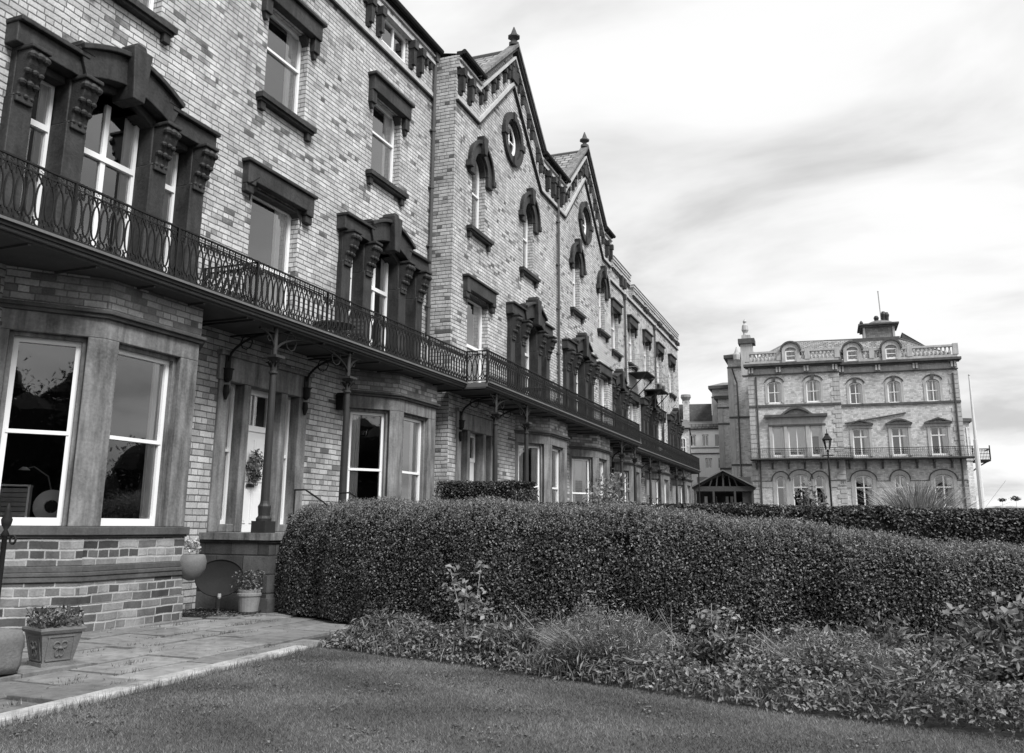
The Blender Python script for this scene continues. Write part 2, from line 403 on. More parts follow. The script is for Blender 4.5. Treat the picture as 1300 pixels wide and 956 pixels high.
def door_surround():                     # z=0 at the step; 3 openings: side lights and door
    m = MB('stone_mid'); H = 3.02
    for x0, x1 in ((-1.5, -1.18), (-.74, -.52), (.52, .74), (1.18, 1.5)): m.box(x0, x1, -.05, .34, 0, H)
    m.box(-1.56, 1.56, -.075, .34, H, H+.5); m.box(-1.6, 1.6, -.14, .02, H+.5, H+.6)
    for s in (-1, 1): x0, x1 = sorted((s*.74, s*1.18)); m.box(x0, x1, -.02, .34, 0, .16)
    return m.mesh('stone_surround')

# ------------------------------------------------------------------ balcony
def rail_mesh(L, posts=True):
    p = L / max(1, round(L / .165)); n = round(L / p); m = MB('iron'); r = .0145
    m.box(0, L, -.022, .022, .93, .955); m.box(0, L, -.012, .012, .06, .08); m.box(0, L, -.008, .008, .845, .857)
    for k in range(n):
        x = p*(k+.5)
        m.tube([(x + .42*p*math.sin(2*PI*i/14)*(1 if True else 1), 0, .45 - .27*math.cos(2*PI*i/14)) for i in range(14)], r, 4, closed=True)
        m.tube([(x + .05*math.cos(2*PI*i/8), 0, .13 + .05*math.sin(2*PI*i/8)) for i in range(8)], r, 4, closed=True)
        # interlaced arcs and drops at the top
        m.tube([(x + p*.98*math.cos(PI*i/8), 0, .71 + .135*math.sin(PI*i/8)) for i in range(9)] if 0 < k < n-1 else [(x-.06, 0, .72), (x, 0, .84), (x+.06, 0, .72)], r, 4)
        m.tube([(x, 0, .72), (x, 0, .84)], .014, 4); m.tube([(x-p/2, 0, .72), (x-p/2, 0, .93)], r, 4)
        m.tube([(x-p*.5, 0, .08), (x-p*.38, 0, .15), (x-p*.5, 0, .2)], r, 4)
        m.tube([(x-.035, 0, .895), (x, 0, .92), (x+.035, 0, .895), (x, 0, .87)], .006, 4, closed=True)
    m.box(-.02, .02, -.02, .02, 0, .96); m.box(L-.02, L+.02, -.02, .02, 0, .96)
    return m.mesh('railing')
def column_mesh(z0, z1):
    m = MB('iron_column'); h = z1 - z0
    m.box(-.16, .16, -.16, .16, 0, .22)
    m.lathe([(.145, .22), (.15, .27), (.11, .32), (.125, .5), (.095, .55), (.085, .6), (.075, h*.5), (.062, h-.95), (.09, h-.93), (.09, h-.9), (.06, h-.88), (.065, h-.72), (.13, h-.64), (.14, h-.6), (.05, h-.58), (.045, h)], n=16, flute=.0)
    m.box(-.15, .15, -.15, .15, h-.62, h-.57)
    m.mat('iron')
    for k in range(6):
        a = k*PI/3; m.tube([(.05*math.cos(a), .05*math.sin(a), h-.8), (.12*math.cos(a), .12*math.sin(a), h-.7), (.16*math.cos(a), .16*math.sin(a), h-.72)], .02, 4)
    return m.mesh('column')
def arch_bracket(m, x0, y0, x1, y1, z0, z1):   # flat iron arch from a point rising to the slab, with a scroll in the spandrel
    n = 9; P = []
    for k in range(n+1):
        a = PI/2*k/n; t = 1 - math.cos(a); P.append((x0 + (x1-x0)*t, y0 + (y1-y0)*t, z0 + (z1-z0)*math.sin(a)))
    m.tube(P, .028, 6); m.tube([(x0, y0, z1), (x1, y1, z1)], .022, 4)
    q = P[n//2]; c = Vector(((x0*.62+x1*.38), (y0*.62+y1*.38), z0*.3+z1*.7)); d = (Vector((x1, y1, 0)) - Vector((x0, y0, 0))).normalized()
    r = .13*(Vector((x1, y1)) - Vector((x0, y0))).length
    m.tube([c + d*(r*math.cos(i)) + Vector((0, 0, r*math.sin(i))) for i in [2*PI*j/8 for j in range(8)]], .014, 4, closed=True)

ZS = 5.44       # underside of the balcony
def balcony(house, x0, x1, cols=(), off=1.4, step_z=1.42, brk=(), rails=None):
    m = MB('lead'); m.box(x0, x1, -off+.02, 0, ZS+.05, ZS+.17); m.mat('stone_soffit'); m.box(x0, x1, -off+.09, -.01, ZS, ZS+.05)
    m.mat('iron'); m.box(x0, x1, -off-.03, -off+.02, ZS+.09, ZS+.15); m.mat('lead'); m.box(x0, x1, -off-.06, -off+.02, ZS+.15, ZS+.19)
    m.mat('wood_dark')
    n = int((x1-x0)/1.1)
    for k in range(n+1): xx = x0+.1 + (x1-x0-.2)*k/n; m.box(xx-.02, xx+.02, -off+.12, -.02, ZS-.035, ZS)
    sl = obj('balcony_floor', m, house)
    segs = rails or [(x0, x1)]
    for a, b2 in segs:
        k = max(1, round((b2-a)/2.4)); L = (b2-a)/k
        for j in range(k): obj('railing', cached(('r', round(L, 3)), lambda: rail_mesh(L)), house, (a + L*j, -off+.05, ZS+.17))
    for c in cols:
        obj('column', cached(('col', step_z), lambda: column_mesh(step_z, ZS)), house, (c, -off+.2, step_z))
    for c in brk:
        m = MB('iron'); 
        m.box(c-.07, c+.07, -.1, .01, ZS-.95, ZS-.45); m.lathe([(.03, -.25), (.09, -.18), (.1, 0), (.13, .03)], (c, -.1, ZS-.95+.15), 10); m.lathe([(.02, -.3), (.07, -.15), (.05, 0)], (c, -.09, ZS-1.1), 8)
        arch_bracket(m, c, -.1, c, -off+.2, ZS-.62, ZS-.1)
        obj('wall_bracket', m, house)
    if len(cols) == 2:
        m = MB('iron'); a, b2 = cols; mid = (a+b2)/2
        arch_bracket(m, a, -off+.2, mid, -off+.2, ZS-.55, ZS-.06); arch_bracket(m, b2, -off+.2, mid, -off+.2, ZS-.55, ZS-.06)
        arch_bracket(m, a, -off+.2, a-.5, -off+.2, ZS-.55, ZS-.1); arch_bracket(m, b2, -off+.2, b2+.5, -off+.2, ZS-.55, ZS-.1)
        obj('spandrel', m, house)

# ------------------------------------------------------------------ bay window
def bay(house, c, hf=1.05, pr=.9, cx=1.15, cr=.85, curt=((( -1, .0),), ((1, .3),), ()), blinds=(0, 0, 0)):
    def plan(e): k = e*.36; return [(c-hf-cx-e*1.1, 0), (c-hf-k, -pr-e), (c+hf+k, -pr-e), (c+hf+cr+e*1.1, 0)]
    m = MB('brick_plinth'); m.plan(plan(.09), -.3, .38); m.plan(plan(.05), .38, .72)
    m.plan(plan(.03), .95, 1.36)
    m.mat('stone_band'); m.plan(plan(.08), .72, .80); m.plan(plan(.095), .80, .86); m.plan(plan(.055), .86, .95); m.plan(plan(.1), 1.40, 1.53); m.plan(plan(.06), 1.36, 1.40)
    m.mat('stone_mid')
    Z0, Z1 = 1.53, 4.46
    P = [Vector((x, y, 0)) for x, y in plan(0)]
    faces = [(P[0], P[1]), (P[1], P[2]), (P[2], P[3])]
    def inn(p, a, b2, d): nrm = Vector((-(b2-a).normalized().y, (b2-a).normalized().x, 0)); return p + nrm*d
    pier = [.17, .42, .42, .17]; edges = []
    for (a, b2), pl, pr_ in ((faces[0], .14, .24), (faces[1], .30, .42), (faces[2], .24, .14)):
        d = (b2-a).normalized(); edges.append((a + d*pl, b2 - d*pr_, a, b2))
    def pierp(pts): m.plan([(p.x, p.y) for p in pts], Z0, Z1)
    e0, e1, e2 = edges
    D = .3
    pierp([e0[2], e0[0], inn(e0[0], e0[2], e0[3], D), e0[2] + Vector((0, .1, 0))])
    pierp([e0[1], P[1], e1[0], inn(e1[0], P[1], P[2], D), inn(e0[1], P[0], P[1], D)])
    pierp([e1[1], P[2], e2[0], inn(e2[0], P[2], P[3], D), inn(e1[1], P[1], P[2], D)])
    pierp([e2[1], e2[3], e2[3] + Vector((0, .1, 0)), inn(e2[1], P[2], P[3], D)])
    for a, b2, A, B in edges:            # a chamfered inner frame in each opening
        d = (b2-a).normalized(); ang = math.atan2(d.y, d.x); w = (b2-a).length
        m.T = Matrix.Translation(a) @ Matrix.Rotation(ang, 4, 'Z')
        m.prism([(0, Z0), (.07, Z0), (.07, Z1-.07), (w-.07, Z1-.07), (w-.07, Z0), (w, Z0), (w, Z1), (0, Z1)], .1, .3)
        m.T = None
    def ring(z0, z1, e, mat):            # hollow lintel zone
        m.mat(mat); o = plan(e); 
        m.plan(o + [(c+hf+cr-.4, 0), (c+hf-.13, -pr+.3), (c-hf+.13, -pr+.3), (c-hf-cx+.5, 0)], z0, z1)
    ring(Z1, 4.78, 0, 'stone_mid'); m.mat('stone_band'); m.plan(plan(.07), 4.78, 4.84); m.plan(plan(.12), 4.84, 4.90)
    m.mat('brick_bay'); m.plan(plan(.02), 4.90, ZS)
    b = obj('bay_window', m, house, bevel=.012)
    for (a, b2, A, B), cu, bl in zip(edges, curt, blinds):
        d = (b2-a).normalized(); ang = math.atan2(d.y, d.x); w = round((b2-a).length - .12, 3); h = 2.86
        mid = (a+b2)/2; nin = Vector((-d.y, d.x, 0))
        o = obj('sash_frame', cached(('bs', w), lambda: sash_mesh(w, h, rail=.49, fr=.085)), b, (mid.x + nin.x*.19, mid.y + nin.y*.19, 1.54), ang)
        m2 = MB('white_paint'); m2.box(-w/2, w/2, -.03, .02, 0, .13)
        o2 = obj('pane', cached(('bp', w), lambda: pane_mesh(w, h)), b, o.location, ang)
        for sd, fr in cu:
            if fr: obj('curtain', cached(('bc', w, sd, fr), lambda: curtain_mesh(w-.1, h-.05, sd, fr)), b, o.location, ang)
        if bl: obj('blind', cached(('bb', w, bl), lambda: blind_mesh(w, h, bl)), b, o.location, ang)
    return b

# ------------------------------------------------------------------ one terraced house
def shell(house, x0, x1, top, left=False, right=False):
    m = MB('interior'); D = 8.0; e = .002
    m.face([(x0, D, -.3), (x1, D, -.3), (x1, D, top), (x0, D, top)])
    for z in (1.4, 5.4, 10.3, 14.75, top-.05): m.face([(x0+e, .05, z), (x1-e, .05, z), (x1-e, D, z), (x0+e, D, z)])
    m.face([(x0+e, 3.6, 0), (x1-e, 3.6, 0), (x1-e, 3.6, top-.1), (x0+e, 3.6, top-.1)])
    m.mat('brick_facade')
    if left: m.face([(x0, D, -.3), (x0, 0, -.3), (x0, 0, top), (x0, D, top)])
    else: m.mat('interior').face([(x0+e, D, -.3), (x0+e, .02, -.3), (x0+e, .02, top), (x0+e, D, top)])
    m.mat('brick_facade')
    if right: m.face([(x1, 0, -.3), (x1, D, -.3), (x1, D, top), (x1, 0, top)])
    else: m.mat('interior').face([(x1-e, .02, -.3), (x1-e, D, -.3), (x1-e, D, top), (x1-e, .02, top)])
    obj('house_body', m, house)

def eaves(house, x0, x1, skip=(), top=16.5, left=False, right=False, corb=None):
    """string course, corbel table, gutter between x0 and x1"""
    m = MB('stone_pale'); m.box(x0, x1, -.07, .0, 14.86, 15.02); m.mat('stone_dark'); m.box(x0, x1, -.1, .0, 14.80, 14.86)
    m.mat('stone_pale'); m.box(x0, x1, -.13, .0, 15.98, 16.07); m.mat('brick_facade'); m.box(x0, x1, -.1, .0, 16.07, 16.38)
    m.mat('stone_pale'); m.box(x0, x1, -.16, .0, 16.22, 16.27)
    m.mat('stone_dark')
    n = int((x1-x0)/.26)
    for k in range(n):
        xx = x0+.06 + .26*k
        if any(a-.15 < xx < b2 for a, b2 in skip): continue
        m.box(xx, xx+.11, -.1, .0, 15.74, 15.98)
    for xx in (corb if corb is not None else [x0+.5+1.15*k for k in range(int((x1-x0)/1.15))]):
        m.prism([(xx-.075, 15.2), (xx+.075, 15.2), (xx+.095, 15.98), (xx-.095, 15.98)], -.2, 0); m.box(xx-.11, xx+.11, -.25, 0, 15.72, 15.975); m.prism([(xx-.06, 15.08), (xx+.06, 15.08), (xx+.075, 15.2), (xx-.075, 15.2)], -.12, 0)
    obj('corbel_table', m, house)
    g = MB('iron'); g.tube([(x0, -.26, top-.02), (x1, -.26, top-.02)], .085, 8); g.box(x0, x1, -.2, .0, top-.12, top+.02); obj('gutter', g, house)
    if left or right: pass

def roof(house, x0, x1, z=16.45, rise=3.4, depth=8.0):
    m = MB('slates'); m.face([(x0, -.2, z), (x1, -.2, z), (x1, depth/2, z+rise), (x0, depth/2, z+rise)]); m.face([(x1, depth, z), (x0, depth, z), (x0, depth/2, z+rise), (x1, depth/2, z+rise)])
    for x in (x0, x1): m.face([(x, -.2, z), (x, depth, z), (x, depth/2, z+rise)])
    obj('roof', m, house)

def downpipe(house, x, z0, z1, y=-.1, light=False, hopper=True):
    m = MB('pipe_paint'); m.tube([(x, y, z0), (x, y, z1)], .055, 8)
    for k in range(int((z1-z0)/1.9)): z = z0+.9+1.9*k; m.lathe([(.075, 0), (.075, .07)], (x, y, z), 8); m.box(x-.1, x+.1, y, 0, z+.01, z+.05)
    if hopper: m.prism([(x-.08, z1-.3), (x+.08, z1-.3), (x+.14, z1), (x-.14, z1)], y-.1, y+.08)
    if light: m.mat('stone_pale'); m.tube([(x, y, z0-1.35), (x, y, z0)], .06, 8)
    obj('downpipe', m, house)

def platform(house, c, x0, x1):
    m = MB('stone_blocks'); m.box(x0, x1, -1.62, 0, -.3, 1.24); m.mat('stone_mid'); m.box(x0-.05, x1+.05, -1.68, 0, 1.29, 1.42)
    m.mat('stone_dark'); m.box(x0-.02, x1+.02, -1.65, 0, 1.24, 1.29)
    m.mat('stone_mid')
    for k in range(7):
        m.box(c-.75, c+.75, -1.62-.28*(k+1), -1.62-.28*k, -.2, 1.42-.2*(k+1))
    m.mat('stone_band'); m.box(x0-.03, x0+.5, -1.68, -1.1, -.3, .25)
    obj('doorstep', m, house)
    for s in (-1, 1):
        h = MB('iron')
        x = c+.8*s
        h.tube([(x, -1.5, 1.42), (x, -1.5, 2.25)], .018, 6); h.tube([(x, -1.5, 2.25), (x, -1.75, 2.25), (x, -2.2, 2.0), (x, -3.4, 1.1)], .018, 6); h.tube([(x, -3.3, .1), (x, -3.3, 1.18)], .018, 6); h.tube([(x, -2.3, .9), (x, -2.3, 1.95)], .014, 6)
        obj('handrail', h, house)

def front_door(house, c, z=1.42):
    m = MB('door_white'); w = .98; h = 2.12
    m.box(-w/2, w/2, .0, .06, 0, h)
    for x0, x1, z0, z1 in ((-.4, -.06, .18, .88), (.06, .4, .18, .88), (-.4, -.06, 1.05, 1.95), (.06, .4, 1.05, 1.95)):
        m.box(x0, x1, -.018, .0, z0, z1); m.box(x0+.05, x1-.05, -.026, -.018, z0+.05, z1-.05)
    d = obj('front_door', m, house, (c, .26, z))
    k = MB('stone_dark'); k.box(-.13, .13, -.03, -.026, .93, 1.0); obj('letterbox', k, d)
    k = MB('iron_pale'); k.lathe([(.01, 0), (.03, .01), (.035, .04), (.01, .06)], (0, 0, 0), 8); o = obj('door_knob', k, d, (.42, -.02, 1.0)); o.rotation_euler = (PI/2, 0, 0)
    m = MB('white_paint'); m.box(-.52, .52, 0, .1, h, h+.12); m.box(-.52, .52, .0, .1, 2.9, 3.02); m.box(-.52, -.45, 0, .1, h+.12, 2.9); m.box(.45, .52, 0, .1, h+.12, 2.9); m.box(-.02, .02, .02, .07, h+.12, 2.9)
    f = obj('fanlight', m, house, (c, .24, z)); g = MB('glass'); g.face([(-.46, .05, h+.1), (.46, .05, h+.1), (.46, .05, 2.92), (-.46, .05, 2.92)]); obj('pane', g, f)
    for s in (-1, 1):
        window(house, c + s*.96, z+.16, .44, 2.86, y=.2, rail=.52, fr=.06, curtains=((-s, .6),))
    return d

S1, Z2F, HF = None, 11.0, 2.3
def plain_house(frame, label, x0, x1, bayc=None, tric=None, doorc=None, singles=(), uppers=(), attics=(), left=False, right=False, far=False, pipes=(), curtseed=0, gable=None, rails=None, corb=None, extraleft=0, para=None):
    (ox, oy, ang) = frame
    ca, sa = math.cos(ang), math.sin(ang)
    # root at the foot of the house's left wall
    root = thing('terraced_house', label, 'house', (ox + ca*x0, oy + sa*x0, 0), ang, 'brick houses of the long terrace')
    L = x1 - x0; rr = random.Random(curtseed)
    g = lambda v: v - x0
    holes = []
    if bayc is not None: holes.append((max(.12, g(bayc)-2.02), min(L-.12, g(bayc)+1.72), 1.54, 4.46))
    if doorc is not None: holes.append((g(doorc)-1.5, g(doorc)+1.5, 1.42, 4.6))
    trih = None
    if tric is not None: 
        a, b2 = max(.0, g(tric)-2.1), min(L, g(tric)+2.1); holes.append((a, b2, ZS+.17, 8.95)); holes.append((max(0, g(tric)-.9), min(L, g(tric)+.9), 8.95, 9.4))
    for c in singles: holes.append((g(c)-.84, g(c)+.84, ZS+.3, 8.78))
    for c in uppers:
        if gable: holes.append((g(c)-.54, g(c)+.54, 10.98, 13.75))
        else: holes.append((g(c)-.76, g(c)+.76, 10.98, 13.34))
    for c in attics: holes.append((g(c)-.72, g(c)+.72, 15.14, 15.98))
    if gable: pass
    m = MB('brick_facade')
    lo = [h for h in holes if h[3] < ZS+.1]; hi = [h for h in holes if h[3] > ZS+.1]
    gc = g(gable) if gable else None
    if gable: hi.append((gc-.72, gc+.72, 14.93, 16.37))
    m.wall(0, L, ZS+.1, 15.0 if para else 16.4, hi, 0); 
    m.mat('brick_ground'); m.wall(0, L, -.3, ZS+.1, lo, 0)
    if gable:
        m.mat('brick_facade')
        for c in uppers:                  # brick spandrels around the round heads
            for s in (1, -1):
                pts = [(g(c)+s*.54, 13.75)] + [(g(c)+s*.52*math.cos(a), 13.18+.56*math.sin(a)) for a in [PI/2*k/8 for k in range(8, -1, -1)]]
                m.face([(x, 0, z) for x, z in (pts if s < 0 else pts[::-1])])
        ring = arc(gc, 15.65, .7, .72, 0, 2*PI, 32)[:-1]; sq = []
        for x, z in ring:                 # square hole filled back to the round window
            dx, dz = x-gc, z-15.65; k = .72/max(abs(dx), abs(dz)); sq.append((gc+dx*k, 15.65+dz*k))
        for k in range(32): j = (k+1) % 32; m.face([(ring[k][0], 0, ring[k][1]), (sq[k][0], 0, sq[k][1]), (sq[j][0], 0, sq[j][1]), (ring[j][0], 0, ring[j][1])])
        m.face([(gc-3.3, 0, 16.4), (gc+3.3, 0, 16.4), (gc, 0, 19.2)])
        m.face([(gc+3.3, .11, 16.4), (gc-3.3, .11, 16.4), (gc, .11, 19.2)])
        m.mat('brick_ground') 
    if bayc is not None: m.mat('stone_band'); m.box(max(0, g(bayc)-2.9), min(L, g(bayc)+2.9), -.02, 0, 4.5, 4.56)
    obj('front_wall', m, root)
    shell(root, 0, L, 15.0 if para else 16.4, left, right)
    # windows
    side = lambda: [((1, .34),), ((-1, .3), (1, .3)), ((1, .4),), ()][rr.randrange(4)]
    if bayc is not None: bay(root, g(bayc), curt=([((1, .0),), ((1, .2),), ()] if curtseed == 1 else [((-1, .34),), ((-1, .2), (1, .36)), ()] if curtseed == 2 else [side(), side(), ()]), blinds=(0, 0, 0) if curtseed < 4 else (.9*(curtseed % 3), 0, 0))
    if doorc is not None:
        obj('stone_surround', cached('ds', door_surround), root, (g(doorc), 0, 1.42), bevel=.018); front_door(root, g(doorc)); platform(root, g(doorc), g(doorc)-1.65, g(doorc)+1.9)
    if tric is not None:
        t0 = g(tric); zb = ZS+.17
        obj('stone_surround', cached('ts', tri_surround), root, (t0, 0, zb), bevel=.018)
        window(root, t0-1.435, zb, .62, 3.16, rail=0, transom=2.35, fr=.06, mull=0, curtains=side())
        window(root, t0+1.435, zb, .62, 3.16, rail=0, transom=2.35, fr=.06, mull=0, curtains=side())
        window(root, t0, zb, 1.44, 3.5, rail=0, transom=2.3, fr=.075, mull=.1, arch=.24, curtains=((-1, .16), (1, .16)))
    for c in singles:
        w = window(root, g(c), ZS+.3, 1.66, 3.04, rail=0, transom=1.45, fr=.085, curtains=((1, .3),))
        obj('hood_mould', cached('hs', hood_shouldered), root, (g(c), 0, 8.72), bevel=.018)
    for c in uppers:
        if gable:
            window(root, g(c), 11.06, 1.02, 2.68, arch=.5, rail=.5, fr=.07, curtains=((1, .3),)); obj('hood_mould', cached('ha', hood_arch), root, (g(c), 0, 13.15), bevel=.018)
            obj('window_sill', cached('sl9', lambda: sill_mesh(.95)), root, (g(c), 0, 10.78))
        else:
            window(root, g(c), 11.06, 1.5, 2.28, rail=.58, fr=.075, curtains=((1, .3),)); obj('hood_mould', cached('hu', hood_upper), root, (g(c), 0, 13.32), bevel=.018); obj('window_sill', cached('sl10', sill_mesh), root, (g(c), 0, 10.78))
    for c in attics: window(root, g(c), 15.14, 1.42, .84, y=.05, rail=0, mull=.06, fr=.07)
    if gable:
        g1, g2 = gc-3.2, gc+3.2
        cb = [x for x in [.22, .95, L-.95, L-.22]]
        cl = lambda a, b2, co: eaves(root, a, b2, corb=co)
        cl(0, g1, [x for x in cb if x < g1]); cl(g2, L, [x for x in cb if x > g2])
        m = MB('stone_pale')
        for s in (-1, 1):                # raking strings, bracket row and coping
            X = lambda d: gc + s*d
            def rake(d0, z0, d1, z1, th, y0, y1):
                pts = [(X(d0), z0), (X(d1), z1), (X(d1), z1+th), (X(d0), z0+th)]; m.prism(pts if s < 0 else pts[::-1], y0, y1)
            m.mat('stone_pale'); rake(3.2, 14.86, 0, 17.86, .16, -.08, 0); rake(3.3, 16.0, 0, 18.95, .1, -.15, 0)
            m.mat('stone_dark'); rake(3.2, 14.79, 0, 17.79, .06, -.11, 0)
            m.mat('stone_mid'); rake(3.55, 16.34, 0, 19.44, .13, -.26, .12); m.mat('stone_dark'); rake(3.5, 16.24, 0, 19.3, .09, -.2, .0)
            m.mat('stone_dark')
            for k in range(9):
                if k in (3, 6): continue
                d = .22+.36*k; zt = 18.93 - d*(18.95-16.0)/3.3; hh = .7 if k % 3 else .85
                m.box(X(d)-.05, X(d)+.05, -.13, 0, zt-hh+.12, zt); m.box(X(d)-.07, X(d)+.07, -.17, 0, zt-.22, zt-.05)
        m.mat('stone_dark'); m.box(gc-.32, gc+.32, -.14, 0, 18.0, 18.6)
        obj('gable_coping', m, root)
        f = MB('stone_band'); f.lathe([(.2, 0), (.2, .12), (.1, .16), (.1, .26), (.24, .34), (.24, .4), (.13, .48), (.1, .58), (.02, .8)], (gc, -.05, 19.5), 8); obj('finial', f, root)
        obj('round_window_surround', cached('ov', oval_mesh), root, (gc, 0, 15.65)); o = obj('window', cached('ovf', oval_fill), root, (gc, 0, 15.65)); obj('pane', cached('ovp', oval_pane), o)
        m = MB('slates'); dz = 19.3; e = 3.25
        m.face([(gc-e, .12, 16.3), (gc, .12, dz), (gc, 7.9, dz), (gc-e, 7.9, 16.3)][::-1]); m.face([(gc+e, .12, 16.3), (gc, .12, dz), (gc, 7.9, dz), (gc+e, 7.9, 16.3)])
        m.face([(gc-e, 7.9, 16.3), (gc+e, 7.9, 16.3), (gc, 7.9, dz)])
        m.mat('lead'); m.tube([(gc, .12, dz+.02), (gc, 7.9, dz+.02)], .08, 6)
        obj('gable_roof', m, root)
        m = MB('slates')
        for a, b2 in ((0, g1+.1), (g2-.1, L)): m.face([(a, -.15, 16.42), (b2, -.15, 16.42), (b2, 3.5, 17.2), (a, 3.5, 17.2)]); m.face([(a, 3.5, 17.2), (b2, 3.5, 17.2), (b2, 8, 16.4), (a, 8, 16.4)])
        obj('roof', m, root)
    elif para:
        m = MB('stone_pale'); m.box(0, L, -.07, .0, 14.86, 15.02); m.mat('stone_dark'); m.box(0, L, -.1, .0, 14.80, 14.86); obj('string_course', m, root)
        for a, b2, zt, cbs in para:
            a, b2 = g(a), g(b2)
            m = MB('brick_facade'); m.box(a, b2, .001, .42, 15.0, zt); m.box(a, b2, -.1, .001, zt-.5, zt-.08); m.mat('stone_pale'); m.box(a-.02, b2+.02, -.14, .45, zt-.08, zt+.06); m.box(a, b2, -.15, 0, zt-.28, zt-.22); m.box(a, b2, -.13, .0, zt-.56, zt-.5)
            m.mat('lead'); m.box(a-.03, b2+.03, -.17, .48, zt+.06, zt+.1); obj('parapet', m, root)
            k = a+.1; m = MB('stone_dark'); m.box(a, b2, -.05, 0, zt-.6, zt-.56)
            while k < b2-.1: m.box(k, k+.1, -.09, 0, zt-.74, zt-.56); k += .3
            obj('corbel_table', m, root)
            for q in cbs:
                for d in (-.42, -.2, .2, .42): q2 = g(q)+d; m = MB('stone_dark'); m.prism([(q2-.07, 15.15), (q2+.07, 15.15), (q2+.09, zt-.56), (q2-.09, zt-.56)], -.2, 0); obj('corbel', m, root)
        m = MB('slates'); m.face([(0, .4, 15.05), (L, .4, 15.05), (L, 4, 15.6), (0, 4, 15.6)]); m.face([(0, 4, 15.6), (L, 4, 15.6), (L, 8, 15.0), (0, 8, 15.0)]); obj('roof', m, root)
    else:
        eaves(root, 0, L, skip=[(g(c)-.8, g(c)+.8) for c in attics], corb=[g(q) for q in corb] if corb else None); roof(root, 0, L, rise=2.2)
    for x, z0, z1, li in pipes: downpipe(root, g(x), z0, z1, light=li)
    cols = (g(doorc)-1.32, g(doorc)+1.36) if doorc is not None else ()
    br = (g(doorc)-1.35, g(doorc)+1.35) if doorc is not None else ()
    balcony(root, -extraleft, L, cols=cols, brk=br, rails=rails)
    return root

F1 = (-12.0, 0.0, PI/2)
aM = R(-1.25); tM = (math.sin(aM), math.cos(aM)); nM = (math.cos(aM), -math.sin(aM))
FM = (-11.3, 22.8, PI/2 + R(1.25)); FF = (-11.3 - .65*nM[0], 22.8 - .65*nM[1], PI/2 + R(1.25))
h1 = plain_house(F1, 'nearest brick house at the left edge, triple window above a bay with a lamp inside', 4.6, 13.05, bayc=11.1, tric=10.6, doorc=None, singles=(5.9,), uppers=(5.9, 10.6), curtseed=1, left=True, corb=[8.0, 8.6, 12.2])
h2 = plain_house(F1, 'brick house with the wreathed white front door, beside the tall corner downpipe', 13.05, 22.62, bayc=20.55, tric=19.85, doorc=15.25, singles=(15.2,), uppers=(15.25, 19.85), attics=(20.1,), pipes=((22.5, 7.1, 16.4, True),), curtseed=2, corb=[13.6, 14.1, 16.4, 16.9, 18.55, 19.1, 21.0, 21.5], right=False)
h3 = plain_house(FM, 'nearer of the two gabled brick houses, right after the tall corner downpipe', 0, 9.9, bayc=7.75, tric=6.8, doorc=2.05, singles=(2.05,), uppers=(1.95, 6.8), gable=5.0, left=True, curtseed=3, extraleft=.35)
h4 = plain_house(FM, 'farther gabled brick house, between the near gable and the flat-topped end houses', 9.9, 19.45, bayc=14.2, tric=13.3, doorc=17.6, singles=(17.7,), uppers=(13.2, 17.65), gable=14.67, right=True, pipes=((10.35, 5.7, 16.4, False),), curtseed=4)
h5 = plain_house(FF, 'flat-topped brick house with metal fire escape platforms, just past the second gable', 19.45, 28.9, bayc=23.6, tric=22.7, doorc=26.9, singles=(26.9,), uppers=(22.8, 26.9), para=((22.3, 26.5, 16.3, (24.6,)), (27.3, 28.9, 15.95, ())), pipes=((24.95, 5.7, 14.8, False),), curtseed=5)
h6 = plain_house(FF, 'next to last brick house of the terrace, between fire escape house and end house', 28.9, 37.1, bayc=31.9, tric=31.1, doorc=35.0, singles=(35.1,), uppers=(31.0, 35.1), para=((28.9, 37.1, 15.95, (30.9, 35.2)),), pipes=((33.4, 5.7, 14.8, False),), curtseed=7)
h7 = plain_house(FF, 'last brick house at the far end of the terrace, where the balcony stops', 37.1, 42.4, bayc=40.3, tric=39.6, singles=(), uppers=(39.5,), right=True, curtseed=8, para=((37.1, 42.4, 15.95, (39.6, 41.9)),))
# return rail where the balcony steps forward at the first gable, divider rail between the first two houses
obj('railing', cached('ret', lambda: rail_mesh(.65)), h3, (-.3, -1.35, ZS+.17), PI/2)
obj('railing', cached('div', lambda: rail_mesh(1.3)), h2, (.02, -1.35, ZS+.17), PI/2)
obj('railing', cached('ret', lambda: rail_mesh(.65)), h4, (9.55, -1.35, ZS+.17), PI/2)
obj('railing', cached('div', lambda: rail_mesh(1.3)), h7, (5.28, -1.35, ZS+.17), PI/2)
m = MB('iron'); m.tube([(0, 0, 0), (0, 0, ZS)], .05, 8); obj('column', m, h7, (5.15, -1.3, 0))
m = MB('stone_pale'); m.lathe([(.12, 0), (.13, .15), (.07, .2), (.09, .3), (.01, .55)], (9.4, .1, 16.5), 8); obj('finial', m, h2)
# box chimney and raised block on house 5
m = MB('lead'); m.box(2.9, 6.9, .5, 2.2, 15.0, 17.1); m.mat('stone_pale'); m.box(2.85, 6.95, .45, .5, 15.0, 17.05); obj('roof_dormer', m, h5)
for k in range(0): 
    m = MB('brick_facade'); m.box(0, 1.4, 5.5, 6.4, 15, 18.2); m.mat('pot_clay'); 
    for j in range(3): m.lathe([(.14, 0), (.11, .5), (.14, .55)], (.3+.4*j, 5.95, 18.2), 10)
    obj('chimney', m, (h5, h6)[k], (5.6, 0, 0))
